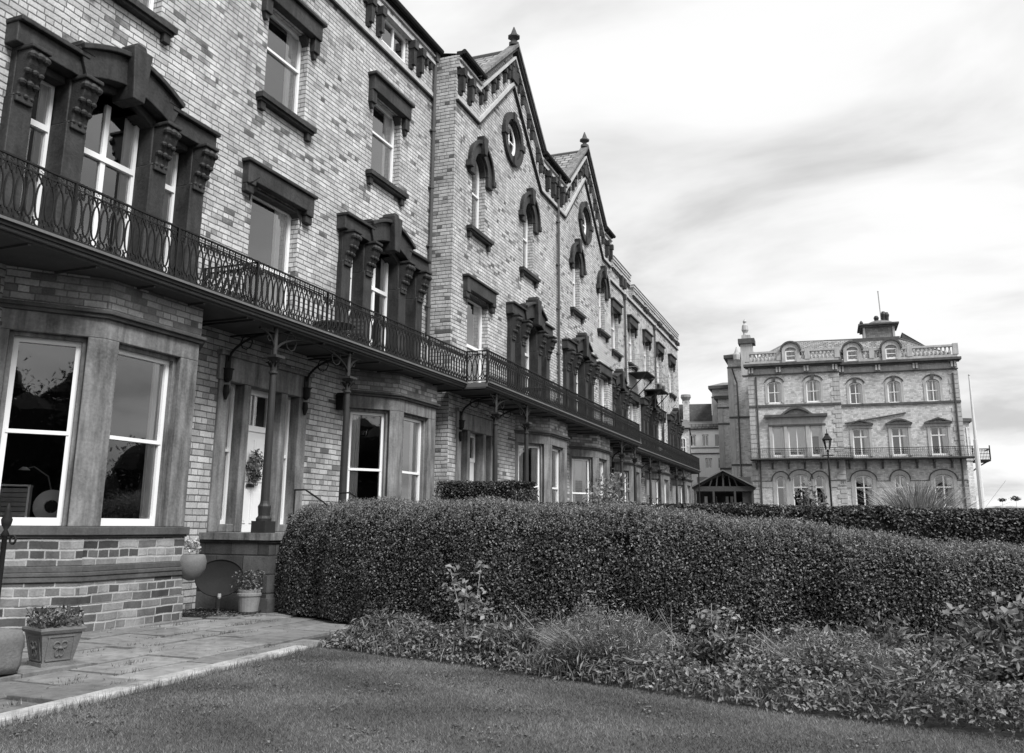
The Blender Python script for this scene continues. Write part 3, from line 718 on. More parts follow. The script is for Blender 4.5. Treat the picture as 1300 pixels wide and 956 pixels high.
# fire escape: two platforms with cages and a ladder
def platf():
    m = MB('iron'); m.box(-1.1, 1.1, -1.15, -.02, 0, .07)
    for x in (-1.05, 1.05): m.tube([(x, -1.1, 0), (x, -.04, -1.05)], .035, 4)
    m.mat('iron_pale')
    for z in (.4, .8, 1.1):
        m.tube([(-1.08, -.05, z), (-1.08, -1.12, z), (1.08, -1.12, z), (1.08, -.05, z)], .018, 4)
    for x, y in ((-1.08, -.6), (-1.08, -1.12), (0, -1.12), (1.08, -1.12), (1.08, -.6)): m.tube([(x, y, 0), (x, y, 1.1)], .02, 4)
    return m
for x, z in ((7.5, 10.3), (3.6, 10.3)): 
    if x > 4: obj('fire_escape', platf(), h5, (x, 0, z))
m = platf(); obj('fire_escape', m, h6, (2.2, 0, 9.9))
m = MB('iron'); 
for s in (-.25, .25): m.tube([(s, -.9, 5.7), (s, -.9, 9.9)], .03, 4)
for k in range(12): m.tube([(-.25, -.9, 6+.33*k), (.25, -.9, 6+.33*k)], .015, 4)
m.tube([(-.9, -1.0, 5.7), (.4, -.9, 8.6)], .04, 4)
obj('ladder', m, h6, (2.3, 0, 0))
m = MB('iron'); m.tube([(1.0, -.25, 8.75), (1.0, 0, 8.7)], .02, 4); m.tube([(1.0, -.25, 8.75), (1.15, -.3, 8.9)], .015, 4); obj('hook', m, h2)

# ------------------------------------------------------------------ the hotel beyond the gardens
HB = R(2.5); HG = 2.9
hot = thing('hotel', 'large pale brick hotel with mansard roof, roof lantern and balustrade beyond the hedges', 'hotel', (-1.94, 84.98, 0), HB)
def hwall(m, x0, x1, z0, z1, holes, y, depth=.25): m.T = Matrix.Translation((0, y, 0)); m.wall(x0, x1, z0, z1, holes, 0, depth); m.T = None
LB, CB = (-7.95, .05, -1.5), (.05, 10.0, 0.0)
Lup = [(-5.63, 12.86, 1.25, 2.05), (-2.22, 12.86, 1.25, 2.05)]; Cup = [(1.45, 12.7, 1.1, 2.02), (4.7, 12.7, 1.1, 2.02), (7.9, 12.7, 1.1, 2.02)]
Lft = [(-5.55, 7.95, 1.0, 2.72), (-3.9, 7.95, 1.5, 2.72), (-2.2, 7.95, 1.0, 2.72)]; Cft = [(1.6, 7.95, 1.4, 2.5), (4.85, 7.95, 1.4, 2.5), (8.05, 7.95, 1.4, 2.5)]
Lgf = [(-5.5, 3.4, .85, 2.75), (-3.8, 3.4, 1.4, 2.9), (-2.15, 3.4, .85, 2.75)]; Cgf = [(1.55, 3.4, 1.5, 2.85), (4.58, 3.4, .95, 2.85), (8.05, 3.4, 1.5, 2.85)]
def H(l): return [(x-w/2, x+w/2, z, z+h) for x, z, w, h in l]
for nm, (x0, x1, y0), hs in (('a', LB, Lup+Lft+Lgf), ('b', CB, Cup+Cft+Cgf)):
    m = MB('hotel_brick'); hwall(m, x0, x1, HG-1, 16.4, H(hs), y0)
    m.face([(x0, 14, HG-1), (x0, y0, HG-1), (x0, y0, 16.4), (x0, 14, 16.4)]); m.face([(x1, y0, HG-1), (x1, 14, HG-1), (x1, 14, 16.4), (x1, y0, 16.4)])
    m.mat('interior'); m.face([(x0, 4, HG-1), (x1, 4, HG-1), (x1, 4, 16.4), (x0, 4, 16.4)])
    for z in (7.7, 12.4, 16.35): m.face([(x0+.01, y0+.02, z), (x1-.01, y0+.02, z), (x1-.01, 4, z), (x0+.01, 4, z)])
    obj('wall', m, hot)
    m = MB('stone_hotel')                 # cornice, frieze, strings
    m.box(x0-.02, x1+.02, y0-.06, y0, 15.6, 16.0); m.mat('stone_band'); m.box(x0-.06, x1+.06, y0-.14, y0, 15.52, 15.62); m.box(x0-.35, x1+.35, y0-.62, y0+.3, 16.34, 16.56); m.box(x0-.2, x1+.2, y0-.35, y0, 16.18, 16.34)
    m.box(x0-.05, x1+.05, y0-.12, y0, 12.52, 12.72)
    n = 4
    for k in range(n):
        xx = x0+.3 + (x1-x0-.6)*k/(n-1)
        for d in (-.13, .13): m2 = MB('stone_hotel'); m2.box(xx+d-.08, xx+d+.08, y0-.4, y0, 15.72, 16.2); obj('bracket', m2, hot)
    cuts = [x0] + [v for (xx, zz, ww, hh_) in (Lgf if x0 < -1 else Cgf) for v in (xx-ww/2-.32, xx+ww/2+.32)] + [x1]
    for a, b2 in zip(cuts[::2], cuts[1::2]):
        if b2 > a+.02: m.mat('stone_hotel'); m.box(a, b2, y0-.05, y0-.001, 5.15, 5.7); m.mat('stone_band'); m.box(a, b2, y0-.08, y0-.001, 5.70, 5.76)
    obj('cornice', m, hot)
    for x in ((x0, x1) if x0 < -1 else (x1,)):     # quoins
        m = MB('stone_hotel'); z = HG
        k = 0
        while z < 15.4:
            w = .75 if k % 2 else .5; a, b2 = (x-.03, x+w) if x == x0 else (x-w, x+.03)
            m.box(a, b2, y0-.05, y0-.0015, z, z+.36); z += .42; k += 1
        obj('quoin', m, hot)
    m = MB('stone_hotel')                 # balustrade
    m.box(x0-.1, x1+.1, y0-.2, y0+.15, 16.56, 16.86); m.box(x0-.1, x1+.1, y0-.22, y0+.17, 17.58, 17.76)
    for x in ((x0, x0+2.9, x1-2.6, x1) if x0 < -1 else (x0+3, x0+6.2, x1)): m.box(x-.22, x+.22, y0-.24, y0+.18, 16.86, 17.85)
    m.mat('stone_pale'); x = x0+.3
    while x < x1-.2: m.lathe([(.06, 0), (.11, .1), (.13, .25), (.07, .45), (.06, .55), (.11, .72)], (x, y0, 16.86), 8); x += .34
    obj('balustrade', m, hot)
for l, y0, k in ((Lup, -1.5, dict(rail=.5, mull=.07, arch=.3)), (Cup, 0, dict(rail=.5, mull=.07, arch=.3)), (Lft, -1.5, dict(rail=0, mull=.08)), (Cft, 0, dict(rail=0, mull=.12, transom=1.75)), (Lgf, -1.5, dict(rail=0, mull=0, transom=1.75, arch=.35)), (Cgf, 0, dict(rail=0, mull=.12, transom=1.75, arch=.4))):
    for i, (x, z, w, h) in enumerate(l):
        if k.get('mull') == 0 and w > 1.2: kk = dict(k, mull=.12)
        elif k.get('mull') == .08 and w < 1.2: kk = dict(k, mull=0)
        else: kk = k
        wo = window(hot, x, z, w-.02, h-.02, y=y0+.12, fr=.1, curtains=((-1, .3), (1, .3)) if z > 12 and i else ((1, .3),), blind=(2.3 if (l is Lft and i < 2) else (.9 if l is Lft else 0)), **kk)
        m = MB('stone_hotel'); a = w/2
        if z > 12: m.strip([(a+.22, 0)] + arc(0, h-.32, a+.22, .62, 0, PI, 10) + [(-a-.22, 0)], [(a, 0)] + arc(0, h-.32, a, .32, 0, PI, 10) + [(-a, 0)], -.17, -.1); m.mat('stone_band'); m.strip(arc(0, h-.22, a+.3, .68, .25, PI-.25, 10), arc(0, h-.22, a+.24, .6, .25, PI-.25, 10), -.24, -.1); m.prism([(-.1, h), (.1, h), (.15, h+.45), (-.15, h+.45)], -.28, -.1)
        elif z < 5:
            m.strip(arc(0, h-.42, a+.32, .8, 0, PI, 12), arc(0, h-.42, a, .42, 0, PI, 12), -.19, -.1); m.mat('stone_band'); m.strip(arc(0, h-.42, a+.42, .9, 0, PI, 12), arc(0, h-.42, a+.33, .81, 0, PI, 12), -.23, -.1); m.mat('stone_hotel')
            for s in (-1, 1): q = sorted((s*a, s*(a+.3))); m.box(q[0], q[1], -.18, -.1, 0, h-.42)
        else:
            for s in (-1, 1): q = sorted((s*a, s*(a+.22))); m.box(q[0], q[1], -.2, -.1, 0, h+.1)
            if l is Cft:
                m.box(-a-.3, a+.3, -.24, -.1, h, h+.3); m.mat('stone_band')
                if i == 1: m.strip([(1.05-2.1*t/10, h+.42+.38*math.sin(PI*t/10)) for t in range(11)], [(.95-1.9*t/10, h+.36+.26*math.sin(PI*t/10)) for t in range(11)], -.45, -.1); 
                else: m.strip([(1.1, h+.42), (0, h+.82), (-1.1, h+.42)], [(.9, h+.4), (0, h+.68), (-.9, h+.4)], -.45, -.1)
                m.box(-1.1, 1.1, -.45, -.1, h+.3, h+.42)
        if m.f: obj('window_surround', m, wo)
m = MB('stone_hotel'); y0 = -1.5           # entablature with segmental pediment over the triple window
m.box(-6.3, -1.4, y0-.12, y0, 10.7, 11.5)
m.mat('stone_band'); m.box(-6.35, -1.35, y0-.22, y0, 10.72, 10.86); m.box(-6.65, -1.15, y0-.5, y0, 11.5, 11.74)
n = 12; m.strip([(-2.4 - 2.8*k/n, 11.74 + .72*math.sin(PI*k/n)) for k in range(n+1)], [(-2.65 - 2.3*k/n, 11.74 + .5*math.sin(PI*k/n)) for k in range(n+1)], y0-.5, y0)
m.mat('stone_hotel')
for x in (-6.15, -4.85, -2.95, -1.55): m.box(x-.14, x+.14, y0-.16, y0, 7.8, 10.7)
obj('entablature', m, hot)
for x0, x1, y0 in (LB, CB):               # balcony across the front
    m = MB('stone_soffit'); m.box(x0-.1, x1+.7, y0-1.1, y0, 7.58, 7.7); m.mat('stone_band'); m.box(x0-.15, x1+.75, y0-1.15, y0-1.1, 7.62, 7.74)
    x = x0+.4
    while x < x1: m.prism([(x-.08, 6.8), (x+.08, 6.8), (x+.08, 7.58), (x-.08, 7.58)], y0-.25, y0); m.box(x-.08, x+.08, y0-.9, y0-.2, 7.3, 7.58); x += 1.4
    obj('balcony_floor', m, hot)
    m = MB('iron'); m.box(x0-.1, x1+.7, y0-1.08, y0-1.04, 8.55, 8.6); m.box(x0-.1, x1+.7, y0-1.07, y0-1.05, 7.82, 7.85); m.box(x0-.1, x1+.7, y0-1.07, y0-1.05, 8.38, 8.41); x = x0
    while x < x1+.7: m.tube([(x, y0-1.06, 7.72), (x, y0-1.06, 8.57)], .012, 4); m.tube([(x+.07*math.cos(a), y0-1.06, 8.1+.2*math.sin(a)) for a in [2*PI*j/8 for j in range(8)]], .008, 3, closed=True); x += .17
    obj('railing', m, hot)
m = MB('slates')                           # roof
def quad(a, b2, c, d): m.face([a, b2, c, d])
quad((-7.6, -1.0, 17.0), (-1, -1.0, 17.0), (-1, 4.5, 19.75), (-4.4, 4.5, 19.75)); quad((-7.6, 13, 17), (-7.6, -1.0, 17), (-4.4, 4.5, 19.75), (-4.4, 9, 19.75))
quad((-1, .4, 17.0), (9.6, .4, 17.0), (5.6, 4.5, 19.6), (-1, 4.5, 19.6)); quad((9.6, .4, 17.0), (9.6, 13, 17), (5.6, 9, 19.6), (5.6, 4.5, 19.6))
quad((-4.4, 4.5, 19.75), (-1, 4.5, 19.75), (-1, 9, 19.75), (-4.4, 9, 19.75)); quad((-1, 4.5, 19.6), (5.6, 4.5, 19.6), (5.6, 9, 19.6), (-1, 9, 19.6)); quad((-1, -1, 17), (-1, .4, 17), (-1, 4.5, 19.6), (-1, 4.5, 19.75))
m.mat('lead'); m.tube([(-7.6, -1, 17), (-4.4, 4.5, 19.78)], .08, 5); m.tube([(9.6, .4, 17), (5.6, 4.5, 19.63)], .08, 5); m.tube([(-4.4, 4.5, 19.78), (5.6, 4.5, 19.64)], .08, 5)
m.mat('slates_dark'); m.face([(6.3, 6, 20.4), (9.0, 6, 18.4), (9.0, 9, 18.4), (6.3, 9, 20.4)]); m.mat('stone_band'); m.prism([(6.3, 17.5), (9.0, 17.5), (9.0, 18.3), (6.3, 20.3)], 6, 9)
obj('roof', m, hot)
for x, y0 in ((-4.0, -1.5), (1.4, 0), (4.7, 0)):
    m = MB('stone_hotel'); y = y0-.12
    m.box(x-.78, x-.48, y-.25, y+1.9, 16.56, 17.7); m.box(x+.48, x+.78, y-.25, y+1.9, 16.56, 17.7)
    m.strip(arc(x, 17.7, .78, .72, 0, PI, 10), arc(x, 17.7, .48, .3, 0, PI, 10), y-.25, y+2.6); m.mat('stone_band'); m.strip(arc(x, 17.7, .95, .9, 0, PI, 12), arc(x, 17.7, .8, .74, 0, PI, 12), y-.38, y+2.8)
    m.mat('stone_hotel'); m.prism([(x-.5, 17.65), (x+.5, 17.65)] + arc(x, 17.68, .5, .34, 0, PI, 8), y-.1, y+.1)
    d = obj('dormer', m, hot); window(d, x, 16.7, .96, 1.0, y=y-.12, fr=.1, rail=.5)
m = MB('lantern_brick'); m.box(2.75, 5.5, 4.5, 7.4, 19.3, 20.85); m.mat('stone_band'); m.box(2.5, 5.75, 4.25, 7.6, 20.75, 20.95); m.box(2.3, 5.95, 4.05, 7.8, 20.95, 21.1); m.box(1.7, 5.9, 4.0, 8, 19.3, 19.65); m.mat('lead'); m.face([(2.4, 4.1, 21.1), (5.9, 4.1, 21.1), (5.0, 6, 21.4), (3.4, 6, 21.4)])
m.mat('stone_hotel'); m.box(2.7, 2.9, 4.4, 4.6, 19.3, 20.8); m.box(5.35, 5.55, 4.4, 4.6, 19.3, 20.8)
obj('roof_lantern', m, hot)
for x, h in ((4.05, 1.0), (4.72, 1.4), (5.0, 1.3)): m = MB('stone_dark'); m.lathe([(.22, 0), (.16, .3), (.2, h*.6), (.26, h*.8), (.14, h)], (x, 5.5, 21.1), 8); obj('chimney_pot', m, hot)
m = MB('stone_dark'); m.lathe([(.12, 0), (.18, .2), (.05, .4)], (2.6, 4.6, 21.1), 8); obj('finial', m, hot)
m = MB('lead'); m.lathe([(1.5, 0), (1.3, .25), (.9, .45), (.3, .55)], (4.4, 5.9, 21.1), 16); obj('lantern_dome', m, hot)
m = MB('iron_pale'); m.tube([(4.5, 5.5, 21.2), (4.4, 5.5, 24.5)], .05, 6); m.lathe([(.02, 0), (.09, .06), (.02, .16)], (4.4, 5.5, 24.5), 8); obj('mast', m, hot)
m = MB('stone_hotel'); m.box(-8.9, -7.75, 3, 4.3, 16.4, 19.6); m.mat('stone_band'); m.box(-9.1, -7.5, 2.8, 4.5, 19.6, 20.1); m.mat('stone_hotel'); m.box(-8.75, -7.9, 3.1, 4.2, 20.1, 20.5); m.lathe([(.3, 0), (.2, .4), (.35, .7), (.28, 1.2), (.12, 1.4), (.2, 1.6), (.02, 1.9)], (-8.4, 3.6, 20.4), 10); m.lathe([(.3, 0), (.35, .5), (.2, .8), (.02, 1.3)], (-9.3, 3.0, 18), 8); obj('chimney', m, hot)
for x0, x1, y0, y1, zt in ((-10.45, -7.9, 5.5, 14, 18.6), (-13.2, -11.1, 14.5, 22, 16.9), (-12.2, -10.9, 11, 14.5, 15.2)):
    m = MB('hotel_brick'); m.box(x0, x1, y0, y1, HG-1, zt); m.mat('stone_band'); m.box(x0-.35, x1+.2, y0-.4, y1, zt, zt+.35); m.box(x0-.08, x1+.08, y0-.1, y1, zt-1, zt-.85); m.box(x0-.06, x1, y0-.08, y0, 12.4, 12.6); m.box(x0-.06, x1, y0-.08, y0, 7.6, 7.8); m.mat('stone_hotel'); m.box(x0-.05, x0+.5, y0-.06, y0+.4, HG, zt-1); m.mat('lead'); m.face([(x0-.3, y0-.3, zt+.35), (x1, y0-.3, zt+.35), (x1, y0+2.5, zt+1.1), (x0+1, y0+2.5, zt+1.1)])
    obj('side_wing', m, hot)
for pth in ([(-7.25, -1.6, HG), (-7.25, -1.6, 15.4)], [(9.6, -.1, HG), (9.6, -.1, 15.2)], [(-9.6, 5.4, HG), (-9.6, 5.4, 16), (-10.0, 5.0, 17.5)], [(.3, -.12, 10.95), (5.5, -.12, 11.75)]): m = MB('pipe_paint'); m.tube(pth, .075, 6); obj('downpipe', m, hot)
m = MB('hotel_brick'); m.plan([(10, 2.5), (10.9, 2.9), (10.9, 5.2), (10, 5.6)], HG-1, 11.1); m.mat('stone_band'); m.plan([(10, 2.2), (11.15, 2.7), (11.15, 5.4), (10, 5.9)], 11.1, 11.4); m.mat('stone_hotel'); m.plan([(10, 2.4), (10.98, 2.82), (10.98, 5.28), (10, 5.7)], 7.6, 7.8); obj('side_bay', m, hot)
m = MB('white_paint'); m.box(10.25, 10.33, 2.5, 2.58, 8, 10.6); m.box(10.62, 10.7, 2.66, 2.72, 8, 10.6); obj('window', m, hot)
m = MB('iron'); m.box(10.9, 12.4, 3, 5.5, 7.55, 7.7); m.box(10.9, 12.4, 3, 3.05, 8.6, 8.68); 
for k in range(12): m.tube([(11.0+.12*k, 3.03, 7.7), (11.0+.12*k, 3.03, 8.62)], .025, 4)
for x in (11.0, 12.38): m.tube([(x, 3.03, 7.7), (x, 3.03, 8.95)], .05, 6)
for z in (7.9, 8.2, 8.45): m.box(10.9, 12.4, 3.01, 3.04, z, z+.04)
m.tube([(10.9, 3.2, 6.7), (11.4, 3.2, 7.1), (12.2, 3.2, 7.55)], .06, 5); m.box(12.34, 12.4, 3, 5.5, 8.6, 8.68); obj('side_balcony', m, hot)

# white rendered building with a dark roof, small tower beside it
wb = thing('rendered_building', 'white rendered building with small arched windows and dark roof, in the gap before the hotel', 'building', (-14.2, 99.0, 0), R(9.6))
m = MB('cream_render'); wins = [(-3.85+1.38*k-.33, -3.85+1.38*k+.33, 10.45, 11.75) for k in range(3)] + [(-2.55, -1.85, 8.0, 9.1), (-1.15, -.45, 8.0, 9.1)]
m.wall(-9, .3, HG-1, 12.35, wins, 0, .2); m.face([(.3, 0, HG-1), (.3, 8, HG-1), (.3, 8, 12.35), (.3, 0, 12.35)]); m.mat('interior'); m.face([(-9, 1.5, HG), (.3, 1.5, HG), (.3, 1.5, 12.3), (-9, 1.5, 12.3)]); obj('wall', m, wb)
for a, b2, z0, z1 in wins: window(wb, (a+b2)/2, z0, b2-a-.02, z1-z0-.02, y=.08, rail=0, mull=.08, fr=.07, arch=.2, curtains=())
m = MB('slates_dark'); m.face([(-5.6, 3, 13.0), (-1.6, 3, 13.0), (-1.6, 5, 15.9), (-5.6, 5, 15.9)]); m.mat('lead'); m.face([(-5.6, -.3, 12.9), (.5, -.3, 12.9), (.5, 3, 13.6), (-5.6, 3, 13.6)]); m.mat('slates'); m.box(-5.6, .5, -.3, -.1, 12.4, 12.9); m.mat('stone_dark'); m.box(-5.6, .5, -.36, 0, 12.3, 12.42); m.mat('stone_band'); m.box(-9, .32, -.05, 0, 10.2, 10.3); m.box(-9, .32, -.08, 0, 9.55, 9.68); m.mat('slates_dark'); m.prism([(-1.6, 12.6), (.4, 12.6), (.3, 14.3), (-1.6, 14.4)], 4, 6)
obj('roof', m, wb)
m = MB('hotel_brick'); m.box(-4.9, -4.2, 3, 3.8, 12.5, 16.0); m.mat('pot_clay'); m.lathe([(.45, 0), (.4, .3), (.6, .7), (.55, 1.0)], (-4.55, 3.4, 15.8), 10); obj('chimney', m, wb)
m = MB('hotel_brick'); m.box(-6.0, -4.1, -8.5, -2, HG-1, 11.6); m.mat('lead'); m.face([(-6.3, -8.8, 11.6), (-3.9, -8.8, 11.6), (-4.3, -6.5, 12.7), (-5.8, -6.5, 12.7)]); m.mat('stone_band'); m.box(-6.2, -4.0, -8.7, -2, 11.5, 11.62)
tw = obj('corner_tower', m, wb); window(tw, -4.75, 8.6, .6, 2.0, y=-8.56, rail=.5, fr=.08, mull=.05, arch=.25)

# timber entrance canopy
cn = thing('entrance_canopy', 'low open timber canopy with a glazed truss gable, left of the hotel', 'canopy', (-11.05, 73.2, 2.9), R(8))
m = MB('wood_dark')
for y in (0, 5): 
    m = MB('wood_dark'); m.box(-2.4, 2.4, y, y+.15, 1.55, 1.95)
    for s in (-1, 1): m.prism([(s*2.45, 1.95), (s*2.2, 1.95), (0, 3.05), (0, 3.25)][::s], y, y+.15)
    m.box(-.07, .07, y, y+.12, 1.95, 3.1)
    for s in (-1, 1):
        for x in (.55, 1.1): m.prism([(s*x-.05, 1.95), (s*x+.05, 1.95), (s*x*.8+.05, 3.1-x*.5), (s*x*.8-.05, 3.1-x*.5)], y, y+.1)
        m.tube([(s*.1, y+.05, 2.9), (s*1.1, y+.05, 2.5), (s*1.9, y+.05, 2.0)], .05, 4)
    for x in (-2.3, -.8, .9, 2.3): m.box(x-.08, x+.08, y, y+.15, -.5, 1.55)
    obj('truss', m, cn)
for s in (-1, 1): m = MB('lead'); m.prism([(s*2.65, 1.9), (s*2.55, 1.84), (0, 3.2), (0, 3.3)][::s], -.3, 5.5); obj('roof', m, cn)
m = MB('interior'); m.box(-2.3, 2.3, 5.3, 5.4, -.5, 3); m.mat('wood_dark'); m.box(1.5, 2.3, .3, 5.31, -.5, 1.6); m.mat('white_paint'); 
for x in (-1.7, -.9, .1, .5): m.box(x, x+.25, 5.1, 5.31, .3, 1.3)
m.mat('cream_render'); m.box(-2.2, 1.0, 4.9, 5.31, -.5, .35); obj('back_wall', m, cn)

# lamp post, flagpole, low wall, potted trees
lp = thing('street_lamp', 'tall dark post with a tapered glass lantern in front of the hotel', 'street lamp', (-2.1, 54.96, .5))
m = MB('iron'); m.lathe([(.16, 0), (.16, .5), (.1, .6), (.09, 1.6), (.06, 1.7), (.05, 5.5), (.09, 5.55), (.05, 5.62)], n=10); m.tube([(-.3, 0, 5.3), (.3, 0, 5.3)], .025, 5); obj('post', m, lp)
m = MB('glass'); m.lathe([(.13, 5.65), (.24, 6.2)], n=6); obj('lantern_glass', m, lp)
m = MB('iron'); m.lathe([(.27, 6.2), (.3, 6.24), (.16, 6.42), (.1, 6.5), (.12, 6.56), (.03, 6.62), (.02, 6.85)], n=6); 
for k in range(6): a = 2*PI*k/6; m.tube([(.13*math.cos(a), .13*math.sin(a), 5.65), (.24*math.cos(a), .24*math.sin(a), 6.2)], .015, 4)
obj('lantern_cap', m, lp)
fp = thing('flagpole', 'tall bare white flagpole at the right corner of the hotel', 'flagpole', (7.28, 69.6, 1.5))
m = MB('pole_white'); m.tube([(0, 0, 0), (0, 0, 6.3)], .22, 10, taper=.16); m.tube([(0, 0, 6.2), (0, 0, 10.9)], .12, 10, taper=.055); obj('pole', m, fp)
m = MB('iron_pale'); m.lathe([(.02, 0), (.08, .05), (.02, .14)], (0, 0, 10.9), 8); m.tube([(.2, 0, 1.6), (1.6, 0, 3.4)], .015, 4); obj('finial', m, fp)
m = MB('stone_pale'); m.box(0, 18, 0, .4, -1, 2.0); m.mat('cream_render'); m.box(-.05, 18, -.05, .45, 2.0, 2.12); o = obj('parapet_wall', m, loc=(8.0, 74.5, 1.15), rz=R(-3)); tag(o, 'low pale boundary wall running off the right edge beside the flagpole', 'wall')

# ------------------------------------------------------------------ small things on and near the terrace
def xyzrot(o, r): o.rotation_euler = r; return o
# wreath on the door
m = MB('leaf_bed')
def leaf_cloud(name, P, N, size, mat, tone=None, aspect=.55, droop=.35, parent=None, fold=.25, seed=1, elong=1.0):
    """one small folded leaf at each point P facing N"""
    r = np.random.default_rng(seed); n = len(P)
    N = N / (np.linalg.norm(N, axis=1, keepdims=True) + 1e-9)
    rnd = r.normal(size=(n, 3)); T = rnd - (rnd*N).sum(1, keepdims=True)*N; T /= np.linalg.norm(T, axis=1, keepdims=True) + 1e-9
    B = np.cross(N, T); s = (size * r.uniform(.6, 1.35, (n, 1)))
    L = s*elong; W = s*aspect
    v = np.empty((n, 4, 3), np.float32)
    v[:, 0] = P - T*L*.5; v[:, 1] = P + B*W*.5 + N*W*fold; v[:, 2] = P + T*L*.5 - N*L*droop*.3; v[:, 3] = P - B*W*.5 + N*W*fold
    me = bpy.data.meshes.new(name); me.vertices.add(4*n); me.vertices.foreach_set('co', v.reshape(-1))
    f = np.arange(4*n).reshape(n, 4); tri = np.concatenate([f[:, [0, 1, 2]], f[:, [0, 2, 3]]], 1).reshape(-1)
    me.loops.add(6*n); me.loops.foreach_set('vertex_index', tri); me.polygons.add(2*n)
    me.polygons.foreach_set('loop_start', np.arange(0, 6*n, 3)); me.polygons.foreach_set('loop_total', np.full(2*n, 3))
    me.update(calc_edges=True)
    a = me.attributes.new('tone', 'FLOAT', 'POINT'); tn = r.random(n)**1.6 if tone is None else tone; a.data.foreach_set('value', np.repeat(tn, 4).astype(np.float32))
    me.materials.append(M[mat]); o = bpy.data.objects.new(name, me); COL.objects.link(o)
    if parent: o.parent = parent
    return o
def blades(name, P, h, w, lean, mat, seed=1, parent=None, segs=1, dirs=None, tone=None, curl=0.0):
    r = np.random.default_rng(seed); n = len(P); a = r.uniform(0, 2*PI, n); H = h*r.uniform(.5, 1.2, n) if np.isscalar(h) else h
    side = np.stack([np.cos(a), np.sin(a), np.zeros(n)], 1)
    if dirs is None: b2 = r.uniform(0, 2*PI, n); dirs = np.stack([np.cos(b2), np.sin(b2), np.zeros(n)], 1)*(lean*r.uniform(.1, 1, n))[:, None]
    up = np.array([[0, 0, 1.]]); K = segs + 1; v = np.empty((n, 2*segs+1, 3), np.float32)
    for k in range(segs):
        t = k/segs; c = P + up*(H*t*(1-curl*t*t))[:, None] + dirs*(H*t*t)[:, None]; ww = w*(1-t*.6)
        v[:, 2*k] = c - side*ww/2; v[:, 2*k+1] = c + side*ww/2
    v[:, 2*segs] = P + up*(H*(1-curl))[:, None] + dirs*H[:, None]
    nv = 2*segs+1; base = np.arange(n)[:, None]*nv; tris = []
    for k in range(segs-1): tris += [[2*k, 2*k+1, 2*k+2], [2*k+1, 2*k+3, 2*k+2]]
    tris.append([2*segs-2, 2*segs-1, 2*segs]); tr = (base[:, :, None] + np.array(tris)[None]).reshape(-1); nf = len(tr)//3
    me = bpy.data.meshes.new(name); me.vertices.add(n*nv); me.vertices.foreach_set('co', v.reshape(-1)); me.loops.add(len(tr)); me.loops.foreach_set('vertex_index', tr)
    me.polygons.add(nf); me.polygons.foreach_set('loop_start', np.arange(0, 3*nf, 3)); me.polygons.foreach_set('loop_total', np.full(nf, 3)); me.update(calc_edges=True)
    at = me.attributes.new('tone', 'FLOAT', 'POINT'); tn = r.random(n) if tone is None else tone; at.data.foreach_set('value', np.repeat(tn, nv).astype(np.float32))
    me.materials.append(M[mat]); o = bpy.data.objects.new(name, me); COL.objects.link(o)
    if parent: o.parent = parent
    return o
def unit(n, r): d = r.normal(size=(n, 3)); return d/np.linalg.norm(d, axis=1, keepdims=True)

r = np.random.default_rng(3); a = r.uniform(0, 2*PI, 420); q = r.normal(0, .045, (420, 3))
P = np.stack([.17*np.cos(a)*.9 + q[:, 0], -.05 + q[:, 1]*.8, .25*np.sin(a) + q[:, 2]*1.5], 1)
w = leaf_cloud('wreath', P, np.stack([np.cos(a), -np.ones(420)*1.2, np.sin(a)], 1) + r.normal(0, .4, (420, 3)), .08, 'leaf_bed', seed=5)
w.location = (-12.17, 15.25, 2.78); w.rotation_euler = (0, 0, PI/2); tag(w, 'leafy wreath hanging on the white front door', 'wreath')

wl = thing('wall_lantern', 'small dark wall lamp with a pale plate beside it, left of the second bay window', 'lamp', (-12, 18.05, 4.35), PI/2)
m = MB('iron'); m.box(-.1, .1, -.22, -.02, 0, .32); m.box(-.03, .03, -.05, 0, .1, .2); m.prism([(-.13, .32), (.13, .32), (.03, .42), (-.03, .42)], -.25, .0); obj('lamp_case', m, wl)
m = MB('iron_pale'); m.box(.16, .36, -.03, 0, .02, .26); m.mat('stone_dark'); m.box(.22, .3, -.035, -.03, .08, .2); obj('plate', m, wl)

sd = thing('satellite_dish', 'dark grey oval satellite dish leaning below the raised doorstep', 'satellite dish', (-11.12, 13.2, .6), R(36))
m = MB('dish_grey'); n = 28; rings = []
for k in range(7):
    t = k/6; rings.append([m.pt((.42*t*math.cos(2*PI*i/n), -.10+.09*(1-t*t), .33*t*math.sin(2*PI*i/n))) for i in range(n)])
for a2, b2 in zip(rings, rings[1:]):
    for i in range(n): j = (i+1) % n; m.idx([a2[i], b2[i], b2[j], a2[j]])
m.tube([(.42*math.cos(2*PI*i/n), -.1, .33*math.sin(2*PI*i/n)) for i in range(n)], .012, 5, closed=True)
o = obj('dish', m, sd, smooth=True); o.rotation_euler = (R(-14), 0, 0)
m = MB('iron_pale'); m.tube([(.0, -.1, -.3), (.02, -.3, -.3)], .012, 5); m.lathe([(.02, 0), (.035, .03), (.03, .09)], (.03, -.3, -.33), 8); m.tube([(0, .02, 0), (0, .1, -.2), (0, .1, -.62)], .02, 6); obj('arm', m, sd)

up = thing('wall_planter', 'round pale pot with white flowers at the corner of the near bay window', 'planter', (-11.02, 12.32, .62))
m = MB('planter_stone'); m.lathe([(.05, 0), (.18, .06), (.24, .2), (.25, .32), (.22, .42), (.19, .44)], n=16); obj('pot', m, up, smooth=True)
a = r.uniform(0, 2*PI, 160); P = np.stack([.15*np.cos(a)*r.random(160), .15*np.sin(a)*r.random(160), .48+.22*r.random(160)], 1); leaf_cloud('flowers', P, unit(160, r), .07, 'leaf_pale', seed=6, parent=up, tone=r.random(160)*.6+.9)

